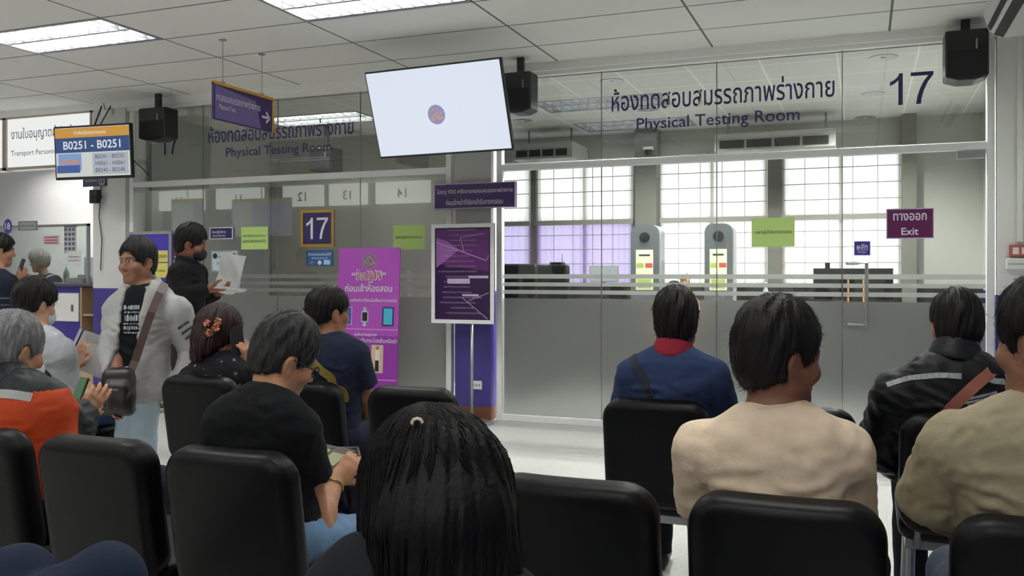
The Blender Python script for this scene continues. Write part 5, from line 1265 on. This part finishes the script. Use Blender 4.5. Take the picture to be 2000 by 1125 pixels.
# fine strands combed from the crown down over the hair
rnd = np.random.RandomState(11)
def strands_curve(par, head, n, length, m, r=.0007, name='hair_strands', surf=None, seed=3):
    cu = bpy.data.curves.new(name, 'CURVE'); cu.dimensions = '3D'; cu.bevel_depth = r; cu.bevel_resolution = 0; cu.resolution_u = 2
    rr = np.random.RandomState(seed)
    for i in range(n):
        th = rr.uniform(-2.3, 2.3); pts = []
        tie = np.array([-.01, -.055, .118])
        hs_ = rr.rand()
        side = np.array([math.sin(th)*.098, -.014-math.cos(th)*.12, .02+rr.uniform(-.02, .03)])
        end = np.array([math.sin(th)*(.13+.03*rr.rand()), -.10-math.cos(th)*(.12+.03*rr.rand()), -.33-.25*rr.rand()])
        for k in range(9):
            t = k/8
            if t < .5: a = t/.5; v = tie*(1-a)+side*a; v = v+np.array([0, 0, 1])*.03*math.sin(a*math.pi)+np.array([math.sin(th), -math.cos(th), 0])*.012*math.sin(a*math.pi)
            else: a = (t-.5)/.5; v = side*(1-a)+end*a+np.array([math.sin(th), -math.cos(th), 0])*.02*math.sin(a*math.pi)
            v = v+rr.normal(size=3)*.0022
            if surf is not None:
                pl = Vector(head.w(*v)); ok, lc, nn, _ = surf.closest_point_on_mesh(pl); q_ = lc+nn*(.001+.002*hs_); pts.append(tuple(q_)); continue
            pts.append(head.w(*v))
        sp = cu.splines.new('POLY'); sp.points.add(8)
        sp.points.foreach_set('co', np.array([[*x, 1] for x in pts], np.float32).ravel())
    cu.materials.append(m); ob = bpy.data.objects.new(name, cu); COL.objects.link(ob); ob.parent = par; ob['kind'] = 'stuff'
    return ob
strands_curve(p.t, h, 1500, .5, HB, surf=ho)
hc_ = p.cast(815, 826, ho)-p.root
MB().tube([tuple(hc_+V3(.007*math.cos(q), .002*math.cos(q), .006*math.sin(q))) for q in [k*.785 for k in range(8)]], .0025, 6, close=True).build('hair_tie', mat('tie_pearl', 'c9b8a8', .2), p.t)
# man in the black tee bent over a bag
p = Person('man in a black tee with greying hair bent over a bag on his lap', P=(-1.70, 2.31, .57), N=J(508, 786, 2.25), shL=J(444, 838, 2.22), shR=J(582, 842, 2.28), elL=J(440, 960, 2.42), elR=J(622, 1024, 2.38), wrL=J(628, 930, 2.62), wrR=J(656, 938, 2.56),
           head=(J(557, 702, 2.36), -34, 24, 6, 1.0), by=-22, b=.97, skin='b08262', h=.006, kneeL=J(655, 1010, 2.78), kneeR=J(690, 1052, 2.62), handR=dict(d=(.25, .55, .45), n=(-.6, .4, -.5), side=-1, curl=[.7, .75, .8, .8], thumb=.5), handL=dict(d=(.5, .6, .2), n=(.3, 0, -.9), side=1, curl=.5)).body()
p.shirt(cloth('black_tee', '0a0c0f'), sleeve=.5, amp=.005, seed=22, t=.016, loose=.01); p.trousers(cloth('light_jeans', '6d8bab', noise=.16, nscale=8)); p.shoes()
p.hair(p.hd.hair_short(.011, top=.012, seed=13, amp=.003, nape=-.075), hairm('greying', '232324', .9), ln=.022); h = p.hd
for q in (-1, 1):
    MB().tube([tuple(h.w(q*.034+.023*math.cos(a), .098, -.002+.018*math.sin(a))) for a in [k*math.pi/6 for k in range(12)]], .002, 6, close=True).build('glasses_rim', dblack, p.t)
    MB().tube([tuple(h.w(q*.057, .098, .004)), tuple(h.w(q*.078, .05, .008)), tuple(h.w(q*.084, -.02, .012))], .002, 6).build('glasses_arm', dblack, p.t)
w = p.wr[1]; d = unit(p.wr[1]-p.el[1]); x = unit(np.cross(d, V3(0, 0, 1))); y = np.cross(x, d)
MB().tube([tuple(w-d*.035+(x*math.cos(a)+y*math.sin(a))*.033) for a in [k*math.pi/8 for k in range(16)]], .0028, 6, close=True).build('bracelet', mat('bracelet_gold', 'c49a45', .25, .9), p.t)
c = J(672, 965, 2.72)
t = thing('handbag', 'shiny black quilted bag on the lap of the man in the black tee', 'bag', tuple(c))
sdf_mesh('bag_body', [ell((0, 0, 0), (.1, .09, .10), None, 0), ell((.05, .03, -.06), (.08, .08, .06), None, .05), wrinkle(.022, 60, 33, (.5, .5, .5))], (-.2, -.2, -.2), (.22, .22, .2), .006, mat('bag_black', '1d1b21', .28, noise=.5, nscale=30), t)
MB().tube([(-.08, 0, .08), (-.06, .02, .15), (.04, .02, .16), (.08, 0, .08)], .008, 8).build('handle', mat('bag_black', '1d1b21', .28), t, smooth=True)
c = J(640, 893, 2.70); t = thing('leather_wallet', 'open brown and silver wallet in the hands over the black bag', 'wallet', tuple(c), -.4); t.rotation_euler = (.5, 0, -.4)
MB().box((-.1, -.055, -.008), (.0, .055, .006)).box((.0, -.055, -.006), (.11, .055, .008)).build('leather', mat('wallet_brown', '4a3c36', .45), t, bevel=.003); MB().box((-.09, -.045, .006), (-.01, .03, .009)).box((.015, -.04, .008), (.095, .02, .011)).build('card', mat('card_olive', '9aa07c', .4), t)
# grey haired man with the orange jacket
p = Person('grey haired masked man in an orange and black jacket using a phone', P=(-2.70, 2.32, .57), N=J(22, 760, 2.27), shL=J(-70, 800, 2.26), shR=J(92, 796, 2.32), elL=J(-30, 900, 2.5), elR=J(128, 850, 2.52), wrL=J(138, 815, 2.72), wrR=J(158, 812, 2.68),
           head=(J(26, 688, 2.33), -6, 10, 0, 1.03), b=1.08, skin='b08263', h=.006, handR=dict(d=(.25, .5, .65), n=(-.7, .35, .1), side=-1, curl=[.25, .3, .35, .5], thumb=.5), handL=dict(d=(.2, .5, .5), n=(.7, .3, .2), side=1, curl=[.35, .4, .45, .5])).body()
zb = J(30, 772, 2.2)[2]
def om(c):
    x, y, z = c.T
    return ((np.abs(x) < .185+.12*(y < -.04)*0) & (z < zb+.012) & (y < .08) & (x < .175+.03*np.sin(z*9))).astype(int)
sh = p.shirt([cloth('charcoal_jacket', '171a1e', .5), cloth('orange_jacket', 'b8441f', .6)], name='jacket', full=True, amp=.007, seed=25, t=.024, loose=.012, matfn=om, nh=.035)
p.strap([J(-60, 772, 2.16), p.cast(5, 769, sh), p.cast(35, 772, sh), p.cast(62, 777, sh)], .03, mat('reflective_pale', 'a3a5a5', .4), sh, name='reflective_stripe', off=.001); p.collar(cloth('charcoal_jacket', '171a1e', .5), h=.05, r=.07); p.trousers(); p.shoes(); p.hair(p.hd.hair_short(.012, top=.008, seed=14, amp=.003, nape=-.085), hairm('grey', '6e6f70', .5)); p.mask(mat('mask_white', 'c9d3d8', .8))
phone('phone with a green screen in the hands of the grey haired man', J(153, 772, 2.76), (.1, .35, .9), (-.3, -.9, .35), scr=emat('green_screen', '3f7a4a', .5))
# young man in the white shirt
p = Person('young masked man in a white tee holding a phone and papers', P=(-4.25, 3.74, .57), N=J(78, 652, 3.68), shL=J(38, 684, 3.66), shR=J(122, 688, 3.72), elL=J(70, 775, 3.86), elR=J(128, 775, 3.86), wrL=J(128, 720, 4.05), wrR=J(146, 712, 4.02),
           head=(J(70, 596, 3.72), -8, 8, 0, 1.04), b=1.0, skin='bd9276', h=.007, handR=dict(d=(.1, .3, .9), n=(-.5, .6, 0), side=-1, curl=[.3, .4, .5, .6]), handL=dict(d=(.3, .5, .6), n=(.5, .4, 0), side=1, curl=.4)).body()
p.shirt(cloth('white_tee', 'b9bdc2'), sleeve=.85, amp=.006, seed=27, t=.018, loose=.016); p.trousers(cloth('blue_jeans', '2f4361')); p.shoes()
p.hair(p.hd.hair_short(.022, top=.008, seed=15, amp=.004, nape=-.06, front=.07), HAIRM); p.mask(mat('mask_white', 'c9d3d8', .8))
phone('phone held up by the young man in the white tee', J(150, 664, 4.0), (.35, .2, .9), (-.5, -.8, .1), scr=emat('pale_screen', '9c9aa8', .6))
c = J(180, 692, 4.17); t = thing('paper_sheets', 'crumpled white papers in the hand of the young man in the white tee', 'papers', tuple(c))
def sheet(w, l, seed, amp=.012, n=14):
    r = random.Random(seed); v = []; f = []; ph = [r.random()*6 for _ in range(4)]
    for s in (0, 1):
        for i in range(n+1):
            for j in range(n+1):
                x, z = (i/n-.5)*w, (j/n-.5)*l
                v.append((x, amp*(math.sin(x*30+ph[0])+math.sin(z*24+ph[1]+x*12)+.5*math.sin(x*60+z*40+ph[2]))+s*.0012, z))
    m = (n+1)**2
    for i in range(n):
        for j in range(n):
            a = i*(n+1)+j; q = (a, a+1, a+n+2, a+n+1); f += [q, tuple(x+m for x in q[::-1])]
    return MB().add(v, f)
for k in range(3):
    o = sheet(.2, .26, 40+k, .006).build('sheet', paper, t, smooth=True); o.rotation_euler = (.3+k*.1, .35+k*.12, .7-k*.1); o.location = (.012*k, .015*k, -.01*k)
# standing man in the grey hooded top
p = Person('standing man in a pale grey hooded top and black tee with a crossbody bag', P=J(272, 712, 3.98), N=J(282, 566, 3.96), shL=J(345, 608, 4.02), shR=J(232, 606, 3.92), elL=J(380, 690, 4.12), elR=J(222, 690, 3.86), wrL=J(352, 756, 4.05), wrR=J(232, 765, 3.72),
           head=(J(268, 512, 3.95), 178, 3, 0, 1.02), by=160, b=1.04, skin='8f6650', h=.006, stand=True, handL=dict(d=(-.3, -.3, -.8), n=(-.7, 0, 0), side=-1, curl=.4), handR=dict(d=(0, -.2, -.9), n=(.7, 0, 0), side=1, curl=.4)).body()
tee = p.shirt(cloth('black_tee_print', '101319'), t=.008, amp=.003, seed=30, hem=-.25, name='tee', sleeve=.3)
o_extra = [ell(p.N-p.yc*.06+p.zc*.0, (.1, .05, .07), p.Rc, .03), ('s', rbox(p.P+p.yc*.17+p.xc*-.02+V3(0, 0, .25), (.055, .14, .42), .02, np.stack([p.xc, p.yc, V3(0, 0, 1)], 1))[1], .02)]
ht = p.shirt(cloth('grey_hoodie', 'a9aaa8'), name='hooded_top', full=True, t=.024, amp=.005, seed=31, loose=.006, hem=-.2, extra=o_extra, neck=.085, nh=.045)
hc = MB()
ring = [tuple(p.N+p.nd*(.035+.02*math.sin(a))+(p.xc*math.cos(a)*.085-p.yc*(math.sin(a)*.085-.01))) for a in [-.9+k*(math.pi+1.8)/14 for k in range(15)]]
hc.tube(ring, [.014+.016*math.sin(math.pi*k/14) for k in range(15)], 10); hc.build('hood', cloth('grey_hoodie', 'a9aaa8'), p.t, smooth=True)
p.trousers(cloth('pale_jeans', 'a6b9c5', noise=.12, nscale=8), t=.009, amp=.002); p.shoes(mat('shoe_grey', '8a8c8e', .6)); p.hair(p.hd.hair_short(.012, top=.006, seed=16, amp=.003, front=.083), hairm('black_soft', '171716'))
for k in range(3): p.strap([p.cast(348+7*k, 642+10*k, ht), p.cast(358+8*k, 635+9*k, ht), p.cast(369+9*k, 628+8*k, ht)], .013, mat('mark_dark', '3a3c40', .6), ht, name='sleeve_mark', off=.001)
# white print on the tee and dark mark on the sleeve
pm = MB(); rnd = random.Random(8)
def patch(mb, u0, v0, u1, v1, on, off=.003):
    q = [p.cast(u, v, on)-p.root for u, v in ((u0, v0), (u1, v0), (u1, v1), (u0, v1))]; n = unit(-unit(ray(u0, v0)))*off
    mb.add([tuple(x+n) for x in q]+[tuple(x) for x in q], [(0, 1, 2, 3), (4, 7, 6, 5), (0, 4, 5, 1), (1, 5, 6, 2), (2, 6, 7, 3), (3, 7, 4, 0)])
for j in range(6):
    v, hh = ((596, 9), (608, 4), (615, 13), (631, 3), (637, 8), (648, 4))[j]; x = 241+3*rnd.random()
    while x < 274:
        w_ = 1.2+3.2*rnd.random(); t_ = rnd.random()*hh*.4; patch(pm, x, v+(t_ if rnd.random() < .5 else 0), x+w_, v+hh-t_*.6, tee); x += w_+.7+1.5*rnd.random()
pm.build('print', mat('print_white', 'aeb4ba', .7), p.t)
Ro = p.root
st = MB(); S1 = [J(322, 553, 4.02), J(312, 572, 3.90), J(296, 610, 3.83), J(280, 655, 3.80), J(264, 705, 3.78), J(248, 742, 3.72)]
t = thing('crossbody_bag', 'black crossbody bag with a brown strap on the man in the hooded top', 'bag', tuple(J(232, 765, 3.70)))
bo = np.array(t.location)
vv = []; ff = []
for i, q in enumerate(S1):
    a, b = S1[max(i-1, 0)], S1[min(i+1, 5)]; tg = unit(b-a); x = unit(np.cross(tg, unit(V3(.69, -.72, 0)))); n = np.cross(x, tg)
    vv += [q-bo+x*.021-n*.003, q-bo-x*.021-n*.003, q-bo-x*.021+n*.003, q-bo+x*.021+n*.003]
    if i: ff += [(4*i-4+k, 4*i-4+(k+1) % 4, 4*i+(k+1) % 4, 4*i+k) for k in range(4)]
MB().add(vv, ff).build('strap', mat('strap_dark_brown', '4a3a36', .5), t)
sdf_mesh('bag_body', [rbox((0, 0, 0), (.085, .045, .13), .04, rotm(35), 0), rbox((.02, -.035, -.02), (.06, .03, .08), .03, rotm(35), .015), wrinkle(.006, 45, 3)], (-.16, -.16, -.2), (.16, .16, .2), .007, mat('bag_leather', '191615', .4), t)
MB().cbox((.03, -.07, .02), (.05, .004, .008), rot=(0, 0, .6)).build('zip', steel, t)
# masked man holding papers
p = Person('standing man in a black polo and black mask reading papers', P=J(358, 648, 5.40), N=J(366, 514, 5.38), shL=J(385, 534, 5.55), shR=J(350, 534, 5.22), elL=J(392, 585, 5.68), elR=J(352, 580, 5.16), wrL=J(425, 572, 5.62), wrR=J(412, 564, 5.28),
           head=(J(374, 478, 5.40), -62, 10, 0, 1.05), by=-58, b=1.02, skin='7d4f3a', h=.0075, stand=True, handR=dict(d=(.8, .3, .0), n=(0, .3, .9), side=1, curl=[.5, .5, .55, .6]), handL=dict(d=(.8, .1, .0), n=(0, 0, 1), side=-1, curl=.5)).body()
p.shirt(cloth('black_polo', '101013'), full=True, t=.018, amp=.005, seed=35, hem=-.1, cuff=.92); p.collar(cloth('black_polo', '101013'), h=.04); p.trousers(cloth('charcoal_trousers', '26272a')); p.shoes()
p.hair(p.hd.hair_short(.018, top=.012, seed=17, amp=.004, front=.07), HAIRM); p.mask(mat('mask_black', '121316', .8))
MB().cbox(tuple(p.P+p.zc*.37*1.0+p.yc*.12-p.xc*-.03), (.05, .012, .035), rot=(0, 0, -1.0)).build('badge', mat('badge_gold', '8a6234', .5), p.t)
c = J(440, 566, 5.36); t = thing('paper_sheets', 'white papers with one lifted sheet held by the masked man', 'papers', tuple(c))
o = sheet(.3, .22, 50, .004).build('sheet', paper, t, smooth=True); o.rotation_euler = (1.4, -.1, -.5)
o = sheet(.2, .27, 51, .006).build('sheet', mat('paper_shade', 'b9bbbb', .8), t, smooth=True); o.rotation_euler = (-.15, .15, .1); o.location = (.0, .06, .13)
# people at the service counter
p = Person('person in a striped navy top at the left edge holding a phone', P=J(-12, 655, 5.5), N=J(-4, 530, 5.45), shL=J(-40, 550, 5.48), shR=J(18, 552, 5.52), elL=J(-30, 600, 5.65), elR=J(28, 600, 5.62), wrL=J(15, 560, 5.9), wrR=J(38, 552, 5.85),
           head=(J(2, 490, 5.52), -38, 6, 0, 1.02), by=-20, b=1.0, skin='a3765c', h=.008, stand=True, handR=dict(d=(.1, .2, .9), n=(-.6, .3, 0), side=-1, curl=.4)).body()
def sm(c): return ((np.sin(c[:, 2]*110) > .75) & (c[:, 2] < 1.2)).astype(int)
p.shirt([cloth('navy_stripe', '1b2130'), cloth('stripe_pale', '5d6878')], t=.018, amp=.004, seed=37, hem=-.1, sleeve=.9, matfn=sm); p.trousers(); p.shoes(); p.hair(p.hd.hair_short(.016, seed=18, top=.008), HAIRM)
phone('phone in the raised hand of the person at the left edge', J(41, 521, 5.88), (.2, .2, .9), (-.3, -.9, .1))
p = Person('grey curly haired woman in a black jacket behind the counter screen', P=J(92, 620, 8.95), N=J(90, 537, 8.92), shL=J(108, 550, 9.0), shR=J(68, 552, 8.84), elL=J(115, 575, 8.95), elR=J(62, 575, 8.75), wrL=J(95, 562, 8.75), wrR=J(58, 556, 8.72),
           head=(J(76, 511, 8.85), 118, 8, 0, 1.08), by=130, b=1.05, skin='c79a80', h=.009, stand=True).body()
def pm2(c): return (np.abs(c[:, 0]-.07-.2*(c[:, 2]-1.2)) < .008).astype(int)
p.shirt([cloth('counter_black', '1a1d24'), mat('piping_white', 'b5b9bd', .6)], full=True, t=.02, amp=.003, seed=39, hem=-.1, matfn=pm2); p.trousers(); p.shoes(); h = p.hd
p.hair(h.hair_short(.028, seed=19, top=.006, amp=.009, ears=False, front=.07), hairm('curly_grey', 'a39e96', .4), h=.007)
# person in jeans at the lower left corner
p = Person('person in dark blue jeans with crossed legs at the lower left corner', P=(-1.78, .96, .57), N=V3(-1.8, .9, 1.03), shL=V3(-1.98, .92, .97), shR=V3(-1.62, .92, .97), elL=V3(-2.05, 1.0, .72), elR=V3(-1.6, 1.02, .74), wrL=V3(-1.9, 1.2, .68), wrR=V3(-1.72, 1.2, .7),
           head=(V3(-1.8, .93, 1.18), 0, 0, 0, 1.0), skin='a3765c', h=.009, kneeL=J(35, 1142, 1.42), kneeR=J(205, 1140, 1.48), ankL=V3(-1.8, 1.45, .075), ankR=V3(-2.0, 1.75, .38)).body()
p.shirt(cloth('grey_tee', '55585c'), seed=41); p.trousers(cloth('navy_jeans', '141f33', noise=.12), t=.02); p.shoes(); p.hair(p.hd.hair_short(seed=20), HAIRM, h=.007)
# examiner behind the striped glass, hand raised
p = Person('person behind the striped glass with a raised hand', P=J(1325, 690, 9.55), N=J(1322, 600, 9.5), shL=J(1292, 612, 9.5), shR=J(1352, 612, 9.5), elL=J(1290, 660, 9.4), elR=J(1362, 620, 9.3), wrL=J(1310, 670, 9.3), wrR=J(1336, 562, 9.25),
           head=(J(1316, 572, 9.5), 170, 6, 0, .95), by=180, skin='b98e62', h=.009, handR=dict(d=(-.05, 0, 1), n=(0, -1, 0), side=1, curl=[.05, .6, .7, .7], thumb=.2)).body()
p.shirt(cloth('ochre_top', 'a08040'), full=True, seed=43); p.trousers(); p.hair(p.hd.hair_short(seed=21), HAIRM, h=.008)
